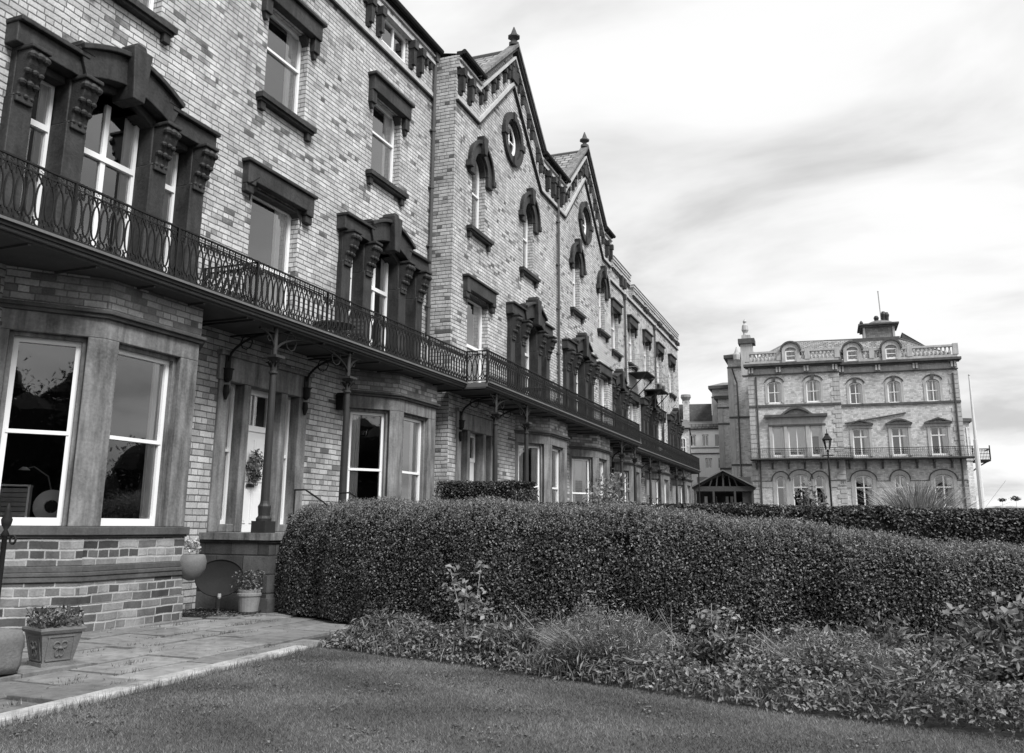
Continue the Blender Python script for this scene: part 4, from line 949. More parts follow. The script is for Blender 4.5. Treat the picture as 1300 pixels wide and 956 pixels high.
pot = thing('round_pot', 'small round terracotta pot with a leafy plant at the left end of the big hedge', 'plant pot', (-10.52, 13.3, 0))
m = MB('pot_clay'); m.lathe([(.13, 0), (.17, .05), (.2, .3), (.215, .32), (.215, .36), (.2, .37), (.205, .42), (.16, .42)], n=20); obj('pot', m, pot, smooth=False)
P = np.stack([r.normal(0, .11, 500), r.normal(0, .11, 500), .42+.34*r.random(500)**1.2], 1); leaf_cloud('foliage', P, unit(500, r) + np.array([0, 0, .7]), .05, 'leaf_bed', seed=7, parent=pot)

pl = thing('square_planter', 'square tapered stone planter with a moulded panel on each side, full of wilting leaves', 'planter', (-8.83, 7.72, 0), R(-17)); pl.scale = (.82, .82, .86)
m = MB('planter_stone')
def frus(a, b2, z0, z1): 
    p = [m.pt((s*a, t2*a, z0)) for s, t2 in ((-1,-1),(1,-1),(1,1),(-1,1))]; q2 = [m.pt((s*b2, t2*b2, z1)) for s, t2 in ((-1,-1),(1,-1),(1,1),(-1,1))]
    for i in range(4): j = (i+1) % 4; m.idx([p[i], p[j], q2[j], q2[i]])
    m.idx(p[::-1]); m.idx(q2)
frus(.225, .225, 0, .05); frus(.205, .275, .05, .42); frus(.29, .31, .42, .46); frus(.31, .305, .46, .49)
for k in range(4):
    m.T = Matrix.Rotation(k*PI/2, 4, 'Z') @ Matrix.Translation((0, -.232, .235)) @ Matrix.Rotation(R(10.5), 4, 'X')
    for x0, x1, z0, z1 in ((-.19, .19, .14, .155), (-.17, .17, -.165, -.15), (-.18, -.165, -.15, .14), (.165, .18, -.15, .14)): m.box(x0, x1, -.018, .01, z0, z1)
    for s in (-1, 1):
        m.tube([(s*(.05+.045*math.cos(t2)), -.012, .04*math.sin(t2)+.04) for t2 in [2*PI*i/10 for i in range(10)]], .011, 5, closed=True); m.tube([(s*(.03+.03*math.cos(t2)), -.012, .05*math.sin(t2)-.06) for t2 in [2*PI*i/10 for i in range(10)]], .011, 5, closed=True)
    m.lathe([(.01, -.03), (.035, 0), (.01, .03)], (0, -.012, 0), 8)
m.T = None; obj('planter_box', m, pl)
n = 420; P = np.stack([r.uniform(-.3, .3, n), r.uniform(-.3, .3, n), .5+.22*r.random(n)**1.3], 1); leaf_cloud('foliage', P, unit(n, r) + np.array([0, 0, .5]), .07, 'leaf_bed', seed=8, parent=pl, elong=1.2)
m = MB('soil'); m.box(-.27, .27, -.27, .27, .4, .47); m.mat('bark')
for k in range(14): x, y = random.uniform(-.2, .2), random.uniform(-.2, .2); m.tube([(x, y, .45), (x*1.2, y*1.2, .6), (x*1.6+random.uniform(-.05,.05), y*1.6, .72)], .006, 4)
obj('soil', m, pl)

m = MB('block_stone'); n = 20; rr = random.Random(5)
def roundbox(m, sx, sy, sz, n=10, k=5.0, amp=.01):
    g = {}; 
    for i in range(n+1):
        for j in range(2*n):
            th = PI*i/n; ph = 2*PI*j/(2*n); x, y, z = math.sin(th)*math.cos(ph), math.sin(th)*math.sin(ph), math.cos(th)
            l = (abs(x)**k + abs(y)**k + abs(z)**k)**(-1/k); g[i, j] = m.pt((x*l*sx + rr.uniform(-amp, amp), y*l*sy + rr.uniform(-amp, amp), z*l*sz + sz))
    for i in range(n):
        for j in range(2*n): q = (j+1) % (2*n); m.idx([g[i, j], g[i+1, j], g[i+1, q], g[i, q]])
roundbox(m, .30, .44, .235, 14, 9, .006); o = obj('stone_trough', m, loc=(-8.84, 6.72, 0), smooth=True); tag(o, 'worn rounded stone block at the left edge, in front of the square planter', 'stone block')

gp = thing('iron_post', 'black iron railing post with an urn finial at the far left, behind the stone block', 'railing', (-9.82, 7.72, 0))
m = MB('iron'); m.lathe([(.07, 0), (.07, .3), (.05, .34), (.06, .4), (.04, .46), (.05, .52), (.035, .6), (.03, 1.42), (.05, 1.44), (.02, 1.5), (.055, 1.56), (.065, 1.62), (.03, 1.7), (.035, 1.72), (.01, 1.82)], n=12); obj('post', m, gp, smooth=True)
m = MB('iron'); m.tube([(0, 0, 1.42), (-.1, -.12, 1.44), (-.2, -.3, 1.5), (-.3, -1.2, 1.95)], .022, 6)
for k in range(4): m.tube([(-.06-.1*k, -.12-.25*k, 0.0), (-.06-.1*k, -.12-.25*k, 1.42+.1*k)], .014, 5)
m.tube([(.08+.05*math.cos(t2), .05, 1.38+.05*math.sin(t2)) for t2 in [2*PI*i/10 for i in range(10)]], .014, 5, closed=True); obj('rail', m, gp)

# things inside the near bay window
bx = thing('slatted_box', 'slatted storage box seen through the near bay window', 'box', (-12.05, 9.55, 1.56), R(45))
m = MB('stone_hotel'); 
for k in range(7): m.box(-.2, .2, -.15, .15, .05+.07*k, .11+.07*k)
m.mat('cream_render'); 
for s in (-1, 1): m.box(s*.2-.015, s*.2+.015, -.17, .17, 0, .58)
m.box(-.22, .22, -.17, .17, .56, .585); obj('box_case', m, bx)
dc = thing('round_mirror', 'pale round disc with a square centre inside the near bay window', 'ornament', (-11.85, 10.05, 1.56), R(40))
m = MB('cream_render'); m.strip(arc(0, .27, .26, .26, 0, 2*PI, 24)[:-1], arc(0, .27, .1, .1, 0, 2*PI, 24)[:-1], 0, .05, closed=True); m.box(-.13, .13, -.03, .08, -.01, .03); obj('disc', m, dc)
m = MB('stone_dark'); m.box(-.08, .08, .01, .04, .19, .35); obj('centre', m, dc)
lm = thing('desk_lamp', 'thin curved reading lamp inside the near bay window', 'lamp', (-12.2, 10.2, 1.56), R(45))
m = MB('iron_pale'); m.tube([(.1, 0, 0), (.12, 0, .4), (.02, 0, .75), (-.2, 0, .9), (-.3, 0, .86)], .012, 5); m.lathe([(.1, 0), (.1, .02)], (.1, 0, 0), 10); obj('arm', m, lm)
m = MB('cream_render'); m.lathe([(.09, 0), (.03, .05)], (-.33, 0, .84), 10); obj('lamp_shade', m, lm)
# balcony furniture
def table(loc, label, rad=.42, h=.7):
    t0 = thing('round_table', label, 'table', loc); m = MB('wood_dark'); m.lathe([(rad, h-.03), (rad, h)], n=20); obj('table_top', m, t0)
    m = MB('iron')
    for k in range(3): a = 2*PI*k/3; m.tube([(.05*math.cos(a), .05*math.sin(a), h-.04), (.3*math.cos(a), .3*math.sin(a), 0)], .014, 5)
    obj('legs', m, t0)
table((-11.5, 17.0, ZS+.17), 'dark round table on the balcony between the single and the second triple window', .5, .62)
table((-10.75, 28.6, ZS+.17), 'small round table on the balcony of the nearer gabled house', .45, .75)
def chair(loc, rz, label):
    t0 = thing('folding_chair', label, 'chair', loc, rz); m = MB('wood_dark'); m.box(-.2, .2, -.2, .2, .43, .46); obj('seat', m, t0)
    m = MB('wood_dark'); 
    for k in range(4): m.box(-.2, .2, .19, .21, .55+.1*k, .62+.1*k)
    obj('backrest', m, t0)
    for sx in (-1, 1):
        for sy in (-1, 1): m = MB('iron'); m.tube([(sx*.19, sy*.19, 0), (sx*.19, sy*.2, .43 if sy < 0 else .95)], .012, 5); obj('leg', m, t0)
chair((-11.45, 17.9, ZS+.17), R(200), 'slatted chair on the balcony just right of the dark round table')
# pots with small trees by the far wall
def cloudplant(name, label, cat, loc, P, N, size, mat, seed, stems=None, tone=None, group=None, **k):
    t0 = thing(name, label, cat, loc, group=group); leaf_cloud('foliage', P, N, size, mat, seed=seed, parent=t0, tone=tone, **k)
    if stems: 
        m = MB('bark')
        for s in stems: m.tube(s, .012, 5, taper=.005)
        obj('stem', m, t0)
    return t0
for i, (x, lab) in enumerate(((9.1, 'small clipped tree above the boundary wall, nearer the flagpole'), (10.0, 'small clipped tree above the boundary wall, at the right edge'))):
    d = unit(90, r)*r.random((90, 1))**.4*np.array([.3, .3, .2])*(.7+.3*i) + np.array([[.1, 0, 0]])*r.normal(size=(90, 1)); cloudplant('potted_tree', lab, 'tree', (x, 74.2, 3.2), d + np.array([0, 0, .5+.1*i]), d, .16, 'leaf_tree', 20+i, [[(0, 0, -.2), (0, 0, .7)]], group='small trees behind the boundary wall')
# ------------------------------------------------------------------ ground
def hgt(x, y):
    t = min(max((y-48)/26, 0), 1); return 2.9*t*t*(3-2*t) - .07
xs = [-400, -150, -60, -30, -20, -14, -10, -6, -2, 2, 6, 12, 20, 35, 60, 150, 400, 1500]; ys = [-400, -150, -60, -20, -5, 5, 15, 25, 35, 45, 48, 51, 54, 57, 60, 63, 66, 69, 72, 74, 80, 90, 120, 135]
m = MB('terrain'); ids = {}
for i, x in enumerate(xs):
    for j, y in enumerate(ys): ids[i, j] = m.pt((x, y, hgt(x, y)))
for i in range(len(xs)-1):
    for j in range(len(ys)-1): m.idx([ids[i, j], ids[i+1, j], ids[i+1, j+1], ids[i, j+1]])
for i in range(len(xs)-1): m.face([(xs[i], 135, 2.83), (xs[i+1], 135, 2.83), (xs[i+1], 160, -45), (xs[i], 160, -45)])
o = obj('ground', m); tag(o, 'open ground the terrace stands on, rising towards the hotel', kind='structure')
m = MB('sea'); m.face([(-6000, 150, -44), (6000, 150, -44), (6000, 9000, -44), (-6000, 9000, -44)]); o = obj('sea', m); tag(o, 'flat grey sea beyond the cliff', kind='structure')
kx = lambda y: -6.88 - .07*(y-7.4)
# paving: individual worn flags with open joints, one sheet of path
m = MB('flagstone'); rr = random.Random(11); x = -6.9
while x > -12.0:
    w = rr.choice((.55, .7, .62, .8)); y = rr.uniform(1.2, 2.0)
    while y < 14.6:
        l = rr.choice((.7, .95, 1.2, 1.45)); g = rr.uniform(.016, .042); zz = rr.uniform(-.03, .0)
        j = lambda: rr.uniform(-.022, .022)
        if x-w < -7.3-3.2 and y > 15.2: break
        xa, xb = (kx(y), kx(y+l)) if x == -6.9 else (x-g, x-g)
        if (x == -6.9 and y > 10.6) or (x < -10.3 and y+l > 12.9): y += l; continue
        P = [(x-w+g+j(), y+g+j()), (xa+j(), y+g+j()), (xb+j(), y+l-g+j()), (x-w+g+j(), y+l-g+j())]
        a = [m.pt((p[0], p[1], -.06)) for p in P]; b2 = [m.pt((p[0], p[1], zz+rr.uniform(-.006, .006))) for p in P]
        m.idx(b2); [m.idx([a[i], a[(i+1) % 4], b2[(i+1) % 4], b2[i]]) for i in range(4)]
        y += l
    x -= w
x0, y0 = -7.26, 10.95
for k in range(4):                       # flags widening towards the foot of the big hedge
    for l in range(2): P = [(-7.24+.62*l, 10.98+.62*k-.4*l), (-6.66+.6*l, 10.75+.62*k-.4*l), (-6.66+.6*l, 11.33+.62*k-.4*l), (-7.24+.62*l, 11.56+.62*k-.4*l)]; a = [m.pt((p[0], p[1], -.06)) for p in P]; b2 = [m.pt((p[0], p[1], -.004)) for p in P]; m.idx(b2); [m.idx([a[i], a[(i+1) % 4], b2[(i+1) % 4], b2[i]]) for i in range(4)]
# every stone its own shade
PJ = [(r2.uniform(-11, -7.2), r2.uniform(5.5, 13.4)) for r2 in [random.Random(8)] for _ in range(60)]
t, b = newmat('flag_mat'); uvn = coords(t); gm = t.n('ShaderNodeNewGeometry')
sep = t.noise(uvn, .9, 5, .6); sep2 = t.noise(uvn, 7, 6, .65); sep3 = t.noise(uvn, 45, 3)
f = t.m('ADD', t.m('MULTIPLY', gm.outputs['Random Per Island'], .075), .125); f = t.m('MULTIPLY', f, t.m('ADD', -.75, t.m('ADD', t.m('MULTIPLY', sep, 1.6), t.m('ADD', t.m('MULTIPLY', sep2, 1.6), t.m('MULTIPLY', sep3, .3)))))
t.L.new(t.grey(f), b.inputs['Base Color']); b.inputs['Roughness'].default_value = .8; t.L.new(t.bump(t.m('ADD', sep2, t.m('MULTIPLY', sep3, .4)), .5, .015), b.inputs['Normal'])
m.mats = ['flag_mat']; o = obj('path', m, bevel=.006); tag(o, 'uneven stone flags with open joints along the terrace', kind='structure')
m = MB('soil'); m.box(-12, -6.95, 0, 16, -.2, -.045); m.box(-7, 9, 8, 18, -.2, -.035); o = obj('soil', m); tag(o, 'dark soil under the path and the planting bed', kind='structure')
m = MB('kerb_white'); y = 1.0; rr = random.Random(4)

while y < 9.5:
    l = rr.uniform(.8, 1.0); c0, c1 = kx(y), kx(y+l); j = rr.uniform(-.012, .012)
    pts = [(c0-.13+j, y+.008), (c0-.02, y+.004), (c0+.085+j, y+.008), (c1+.085+j, y+l-.008), (c1-.02+j, y+l-.004), (c1-.13+j, y+l-.008)]; m.plan(pts, -.15, .028+rr.uniform(-.006, .006)); y += l
o = obj('kerb', m, bevel=.02); tag(o, 'pale worn stone kerb between the path and the lawn', kind='structure')
def bedline(x): return np.interp(x, [-6.9, -6.1, -4.4, -3.4, -2.5, -1, 1.5, 5], [10.25, 10.05, 9.68, 9.3, 9.1, 8.55, 8.2, 8.0])
m = MB('lawn_base'); P = [(kx(-3), -3), (9, -3), (9, 8.0), (5, 8.0), (1.5, 8.2), (-1, 8.55), (-2.5, 9.1), (-3.4, 9.3), (-4.4, 9.68), (-6.1, 10.15), (kx(10.6), 10.6)]; m.plan(P, -.2, -.028); o = obj('lawn', m); tag(o, 'mown lawn in front of the planting bed', kind='structure')
r = np.random.default_rng(12)
n = 330000; x = r.uniform(-7.0, 3.4, n); y = 4.6 + (10.7-4.6)*r.random(n)**.9
vis = (y < bedline(x)+.08) & (x > kx(y) + .06 + r.uniform(-.08, .03, n)) & (np.abs(x + .46*y + 1.2) < 7) & (x < .2*y+.6)
P = np.stack([x, y, np.full(n, -.03)], 1)[vis]; tn = np.clip(.5 + .45*np.sin(P[:, 0]*2.1+np.sin(P[:, 1]*3))*np.sin(P[:, 1]*2.7+1) + r.normal(0, .25, len(P)), 0, 1)
o = blades('grass', P, .026, .006, 1.5, 'leaf_lawn', seed=2, tone=tn); tag(o, 'short mown grass of the lawn', 'grass', kind='stuff')
n = 2600; x = r.uniform(-6.8, 2.5, n); y = r.uniform(4.8, 10.4, n); cc = (np.sin(x*3.3+np.sin(y*2.1)*2)*np.sin(y*3.9+x) > .35) & (y < bedline(x)-.1)
P = np.stack([x, y, np.full(n, -.012)], 1)[cc]; P = np.repeat(P, 4, 0) + r.normal(0, .025, (4*cc.sum(), 3))*np.array([1, 1, .2]); o = leaf_cloud('lawn_weeds', P, unit(len(P), r)*.3+np.array([0, 0, 1]), .035, 'leaf_bed', seed=14); tag(o, 'small broad-leaved weeds scattered in the lawn', 'weeds', kind='stuff')
n = 900; yy = r.uniform(4.5, 10.5, n); P = np.stack([np.array([kx(v) for v in yy]) + .12 + r.normal(0, .02, n), yy, np.full(n, -.03)], 1); o = blades('edge_grass', P, .1, .007, .7, 'leaf_lawn', seed=4); tag(o, 'longer grass tufts along the pale kerb', 'grass', kind='stuff')

# ------------------------------------------------------------------ hedges
def hedge(name, label, line, width, n, size, mat, seed, hts, loc_z=0, core='leaf_tree', shoots=0, group=None, round_=.35, lump=.06):
    """line: front foot points, hts: height at each point; leaves over front, rounded top, back and ends"""
    r = np.random.default_rng(seed); L = np.array(line, float); seg = np.linalg.norm(np.diff(L, axis=0), axis=1); cum = np.concatenate([[0], np.cumsum(seg)]); tot = cum[-1]
    H = np.array(hts, float)
    W = np.interp
    def frame(t):
        x = np.interp(t, cum, L[:, 0]); y = np.interp(t, cum, L[:, 1]); e = .4
        dx = np.interp(np.minimum(t+e, tot), cum, L[:, 0]) - np.interp(np.maximum(t-e, 0), cum, L[:, 0]); dy = np.interp(np.minimum(t+e, tot), cum, L[:, 1]) - np.interp(np.maximum(t-e, 0), cum, L[:, 1])
        l = np.hypot(dx, dy); return x, y, dx/l, dy/l, np.interp(t, cum, H)
    def surf(t, u):
        """u 0..1 round the section: front face, top, back"""
        x, y, tx, ty, h = frame(t)
        # superellipse section
        a = PI*(1-u); ca, sa = np.cos(a), np.sin(a); k = 14 if round_ < .15 else 5 if round_ < .3 else 3.2
        rad = (np.abs(ca)**k + np.abs(sa)**k)**(-1/k); cx = ca*rad; sz = sa*rad
        lum = lump*(np.sin(t*2.3+u*5)+np.sin(t*5.1+u*11+1)*.6+np.sin(t*9.7-u*17)*.35)
        endf = np.sqrt(np.clip(1-np.clip(1-t/(width*.35), 0, 1)**3, 0, 1))*np.sqrt(np.clip(1-np.clip(1-(tot-t)/(width*.35), 0, 1)**3, 0, 1)); 
        if round_ < .15: endf = np.ones_like(t)
        hw = width/2*(.55+.45*endf)
        hh = h*(.90+.10*endf)
        ox = cx*(hw+lum); oz = sz*(hh+lum*.6)
        nx, ny = -ty, tx            # towards the back
        px = x + nx*(width/2 + ox); py = y + ny*(width/2 + ox); pz = np.maximum(oz, 0) + loc_z
        N = np.stack([nx*cx*np.abs(cx)**2, ny*cx*np.abs(cx)**2, sz*np.abs(sz)**2+.12], -1)
        return np.stack([px, py, pz], -1), N
    h0 = float(H.mean()); per = 2*h0 + width
    root = thing(name, label, 'hedge', (float(L[0, 0]), float(L[0, 1]), 0), group=group); off = np.array([L[0, 0], L[0, 1], 0])
    t = r.uniform(0, tot, n); u = r.beta(1.0, 1.0, n)*.82 if name != 'x' else r.random(n)
    # denser sampling on what faces the garden: even by arc length
    P, N = surf(t, u); depth = r.exponential(.05, n)[:, None]; Nn = N/np.linalg.norm(N, axis=1, keepdims=True)
    P = P - Nn*np.minimum(depth, .22) + r.normal(0, .012, (n, 3)); hol = np.sin(t*3.1+np.sin(u*9+t)*2)*np.sin(u*14+t*1.7) + .6*np.sin(t*8.3+u*21); keep = (P[:, 2] > loc_z+.03) & (r.random(n) > np.clip((hol-.75)*1.2, 0, .85))
    N2 = Nn*.8 + unit(n, r)*.8 + np.array([0, 0, .25])
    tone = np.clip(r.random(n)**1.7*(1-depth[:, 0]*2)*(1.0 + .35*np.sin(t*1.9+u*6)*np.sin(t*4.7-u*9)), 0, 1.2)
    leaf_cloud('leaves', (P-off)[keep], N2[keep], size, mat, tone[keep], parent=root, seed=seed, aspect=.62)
    # end caps
    ne = int(n*.1)
    for te, sg in ((0, -1), (tot, 1)):
        x, y, tx, ty, h = frame(np.array([te])); a = r.uniform(-1, 1, ne)*.5; zz = r.random(ne)
        bulge = (.16 if round_ > .15 else .03)*(1-np.abs(2*a)**3)*(1-zz**6); P = np.stack([x + -ty*(width/2 + a*width*(.62 if round_ > .15 else .98)) + tx*sg*(bulge-.02), y + tx*(width/2 + a*width*(.62 if round_ > .15 else .98)) + ty*sg*(bulge-.02), zz*h*.93 + loc_z], 1) + r.normal(0, .03, (ne, 3))
        Nn = np.stack([np.full(ne, tx[0]*sg), np.full(ne, ty[0]*sg), np.full(ne, .3)], 1)+unit(ne, r)*.7
        leaf_cloud('leaves', P-off, Nn, size, mat, r.random(ne)**1.7, parent=root, seed=seed+3, aspect=.62)
    if shoots:
        ns = shoots; t = r.uniform(.1, tot-.1, ns); u = r.uniform(.25, .72, ns); P, N = surf(t, u); hs = r.uniform(.03, .15, ns)
        lv = 7; PP = np.repeat(P, lv, 0); k = np.tile(np.arange(lv), ns)/lv; PP[:, 2] += np.repeat(hs, lv)*k + .0; PP[:, :2] += r.normal(0, .012, (ns*lv, 2))
        leaf_cloud('young_shoots', PP-off, unit(ns*lv, r)+np.array([0, 0, .4]), size*.85, mat, np.clip(.55+.6*r.random(ns*lv), 0, 1.3), parent=root, seed=seed+9, aspect=.5)
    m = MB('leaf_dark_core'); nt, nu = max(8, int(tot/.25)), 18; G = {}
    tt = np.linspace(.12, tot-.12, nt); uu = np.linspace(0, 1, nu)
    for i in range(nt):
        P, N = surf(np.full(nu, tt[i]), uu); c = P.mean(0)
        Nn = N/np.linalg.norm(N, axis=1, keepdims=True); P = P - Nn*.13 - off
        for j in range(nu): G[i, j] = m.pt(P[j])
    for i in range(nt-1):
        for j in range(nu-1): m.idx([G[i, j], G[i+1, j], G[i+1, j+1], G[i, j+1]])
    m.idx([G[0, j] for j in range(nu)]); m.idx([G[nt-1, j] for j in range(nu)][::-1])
    obj('dark_core', m, root)  # solid near-black core closing the gaps behind the leaves
    return root
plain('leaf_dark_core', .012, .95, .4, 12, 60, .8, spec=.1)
hedge('hedge', 'big rounded small-leaved hedge filling the foreground, bushy with pale new shoots on top', [(-10.75, 14.05), (-9.3, 13.25), (-7.4, 12.45), (-5.3, 11.95), (-2.5, 12.0), (0, 12.15), (2.2, 12.2), (5.5, 12.2)], 2.1, 400000, .038, 'leaf_hedge', 31, [1.9, 1.93, 1.92, 1.88, 1.76, 1.46, 1.24, 1.15], shoots=11000, lump=.055)
hedge('hedge', 'long dark level-topped hedge behind the big foreground hedge', [(-7.6, 17.4), (-3, 18.2), (1, 18.6), (4, 18.6), (9, 18.6)], 1.5, 110000, .06, 'leaf_hedge_dark', 41, [2.08, 2.06, 1.98, 1.92, 1.86], round_=.2, lump=.03)
hedge('hedge', 'clipped box-shaped hedge in front of the columns of the near gabled house', [(-10.25, 20.0), (-8.1, 20.0)], 1.8, 30000, .055, 'leaf_hedge_dark', 51, [2.68, 2.68], round_=.1, lump=.012)

# ------------------------------------------------------------------ the planting bed
r = np.random.default_rng(77)
def bedpts(n, x0, x1, y0, y1, pad=.05):
    x = r.uniform(x0, x1, n); y = r.uniform(y0, y1, n); k = (y > bedline(x)+pad); return x[k], y[k]
x, y = bedpts(60000, -7.0, 3.6, 8.3, 13.0); k = (y < 12.7) & (x < .2*y + .9); x, y = x[k], y[k]
hgtb = .05 + .20*(np.sin(x*2.3)*np.sin(y*3.1+x)+1)/2 + .10*(x > -1.5) + .06*(np.sin(x*7+y*5)+1)
hgtb *= np.clip((y-bedline(x))*3, .25, 1)
P = np.stack([x, y, hgtb*r.random(len(x))**.5 - .02], 1)
o = leaf_cloud('ground_cover', P, unit(len(x), r)*.7+np.array([0, -.2, .9]), .055, 'leaf_bed', seed=61, aspect=.6); tag(o, 'low leafy ground cover filling the bed in front of the hedge', 'ground cover', kind='stuff')
x, y = bedpts(9000, -6.6, 3.4, 8.6, 12.2); P = np.stack([x, y, np.full(len(x), -.02)], 1)[:5200]; o = blades('bed_grass', P, .26, .008, .55, 'leaf_pale', seed=9, segs=3, curl=.2); tag(o, 'loose blades of long grass among the bed plants', 'grass', kind='stuff')
n = 4500; x = r.uniform(-8.2, -5.2, n); y = 12.9 - (x+8.2)*.42 - r.uniform(0, .5, n); 
def mound(name, label, c, rx, ry, h, n, mat, seed, fine=True, tone=None):
    rr2 = np.random.default_rng(seed); t0 = thing(name, label, 'plant', (c[0], c[1], 0)); a = rr2.uniform(0, 2*PI, n); q = rr2.random(n)**.5
    P = np.stack([rx*.55*q*np.cos(a), ry*.55*q*np.sin(a), np.full(n, -.02)], 1); d = np.stack([np.cos(a), np.sin(a), np.zeros(n)], 1)*(q*rx*.55/h+.05)[:, None] + rr2.normal(0, .22, (n, 3))*np.array([1, 1, 0])
    lob = 1+.16*np.sin(a*3+seed)+.1*np.sin(a*7); blades('foliage', P, h*rr2.uniform(.45, 1.12, n)*(1-.25*q)*lob, .009, 0, mat, seed=seed, segs=3, dirs=d, parent=t0, curl=.15, tone=tone)
    m2 = 6500; a = rr2.uniform(0, 2*PI, m2); q = rr2.random(m2)**.5; Q = np.stack([rx*.95*q*np.cos(a), ry*.95*q*np.sin(a), h*.95*np.sqrt(np.clip(1-q**2, 0, 1))*rr2.uniform(.45, 1, m2)*(1+.2*np.sin(a*3+seed)+.15*np.sin(a*5+q*6))], 1)
    leaf_cloud('leaves', Q, unit(m2, rr2), .035, mat, seed=seed+1, parent=t0, aspect=.3, elong=1.6)
    return t0
mound('tufted_plant', 'rounded mound of fine wispy foliage at the lawn edge, the larger of the two mounds', (-2.95, 9.95), .85, .6, .72, 3600, 'leaf_pale', 101, tone=r.random(3600)**1.3)
mound('tufted_plant', 'lower rounded mound of fine foliage to the right, near the bottom of the bed', (-.55, 10.15), .8, .6, .55, 3000, 'leaf_pale', 102, tone=r.random(3000)**1.3)
mound('tufted_plant', 'small dark tuft of foliage against the kerb end', (-6.45, 10.75), .42, .35, .3, 1100, 'leaf_bed', 103)
def bush(name, label, c, rx, ry, h, n, size, mat, seed, cat='shrub', z0=.0, base=0, tone=None, aspect=.5, elong=1.3, stems=6):
    rr2 = np.random.default_rng(seed); d = unit(n, rr2); rad = rr2.random(n)**.45
    nl = 9; cc = rr2.normal(0, .45, (nl, 3)); w = rr2.integers(0, nl, n); P = cc[w]*.7 + d*rad[:, None]*.62; P = P*np.array([rx, ry, h*.5]) + np.array([0, 0, h*.52+z0]); P = P[P[:, 2] > .02]
    st = [[(rr2.normal()*rx*.12, rr2.normal()*ry*.12, 0), (rr2.normal()*rx*.3, rr2.normal()*ry*.3, h*.45), (rr2.normal()*rx*.5, rr2.normal()*ry*.5, h*.85)] for _ in range(stems)]
    return cloudplant(name, label, cat, (c[0], c[1], base), P, unit(len(P), rr2)+np.array([0, 0, .5]), size, mat, seed, st, aspect=aspect, elong=elong, tone=tone)
bush('leafy_plant', 'pale long-leaved perennial clump left of the larger mound', (-4.15, 10.35), .55, .45, .5, 1500, .10, 'leaf_rose', 111, 'plant', aspect=.3, elong=1.5)
bush('leafy_plant', 'dark leafy perennial between the kerb end and the rose stems', (-5.45, 10.75), .5, .4, .32, 900, .06, 'leaf_bed', 112, 'plant')
bush('leafy_plant', 'long-leaved clump behind the larger mound', (-3.3, 10.85), .6, .4, .55, 1400, .09, 'leaf_bed', 113, 'plant', aspect=.35, elong=1.5)
bush('leafy_plant', 'broad leafy clump between the two mounds', (-1.7, 10.2), .5, .4, .42, 1100, .07, 'leaf_bed', 114, 'plant')
bush('leafy_plant', 'pale leaved clump right behind the lower mound', (-.1, 11.0), .55, .35, .62, 1100, .09, 'leaf_rose', 115, 'plant')
bush('leafy_plant', 'spreading leafy clump at the right edge of the bed', (1.5, 9.9), .8, .6, .55, 2400, .075, 'leaf_bed', 116, 'plant')
bush('leafy_plant', 'dark leafy clump at the right edge, under the tall pale stems', (1.2, 11.0), .7, .5, .8, 1800, .075, 'leaf_bed', 117, 'plant')
def rose(label, c, h, n, seed, spread=.35, size=.085, mat='leaf_rose'):
    rr2 = np.random.default_rng(seed); t0 = thing('rose_bush', label, 'rose', (c[0], c[1], 0)); m = MB('stone_pale'); P = []; N = []
    for _ in range(n):
        a = rr2.uniform(0, 2*PI); x, y = spread*math.cos(a)*rr2.random(), spread*.6*math.sin(a)*rr2.random(); hh = h*rr2.uniform(.55, 1.05)
        path = [(x*.35, y*.35, 0), (x*.7, y*.7, hh*.5), (x*1.1+rr2.normal()*.03, y*1.1, hh)]; m.tube(path, .008, 5, taper=.003)
        for k in range(9):
            t2 = rr2.uniform(.45, 1.05); px, py, pz = x*(.35+.75*t2), y*(.35+.75*t2), hh*t2
            for j in range(5): P.append((px+rr2.normal()*.06, py+rr2.normal()*.06, pz+rr2.normal()*.035)); N.append((rr2.normal()*.5, -.5+rr2.normal()*.4, .9))
    obj('stem', m, t0); leaf_cloud('leaves', np.array(P), np.array(N), size, mat, seed=seed, parent=t0, aspect=.62, fold=.15); return t0
rose('tall thin rose bush with pale leaves in front of the hedge, left of the mounds', (-5.15, 11.25), .98, 7, 121)
rose('rose bush with pale rounded leaves in front of the hedge, between the two mounds', (-1.95, 11.2), .85, 8, 122, size=.075)
rose('large pale leaved rose bush at the right edge of the bed', (1.35, 11.35), 1.0, 11, 123, spread=.5, size=.11)
t0 = thing('iris_clump', 'stiff pale sword-like leaves standing up at the right of the bed', 'plant', (.62, 10.9, 0)); n = 12; P = np.stack([r.normal(0, .09, n), r.normal(0, .06, n), np.zeros(n)], 1); blades('leaves', P, .6, .035, .45, 'leaf_pale', seed=131, segs=4, parent=t0, curl=.1)
t0 = thing('dead_stalks', 'bare pale stalks leaning out left of the lower mound', 'stalks', (-1.25, 10.2, 0)); m = MB('stone_pale')
for k in range(9): x, y = random.uniform(-.25, .25), random.uniform(-.15, .15); m.tube([(x, y, 0), (x+random.uniform(-.12, .12), y, .3), (x+random.uniform(-.3, .3), y-.1, random.uniform(.35, .65))], .006, 4, taper=.003)
obj('stem', m, t0)
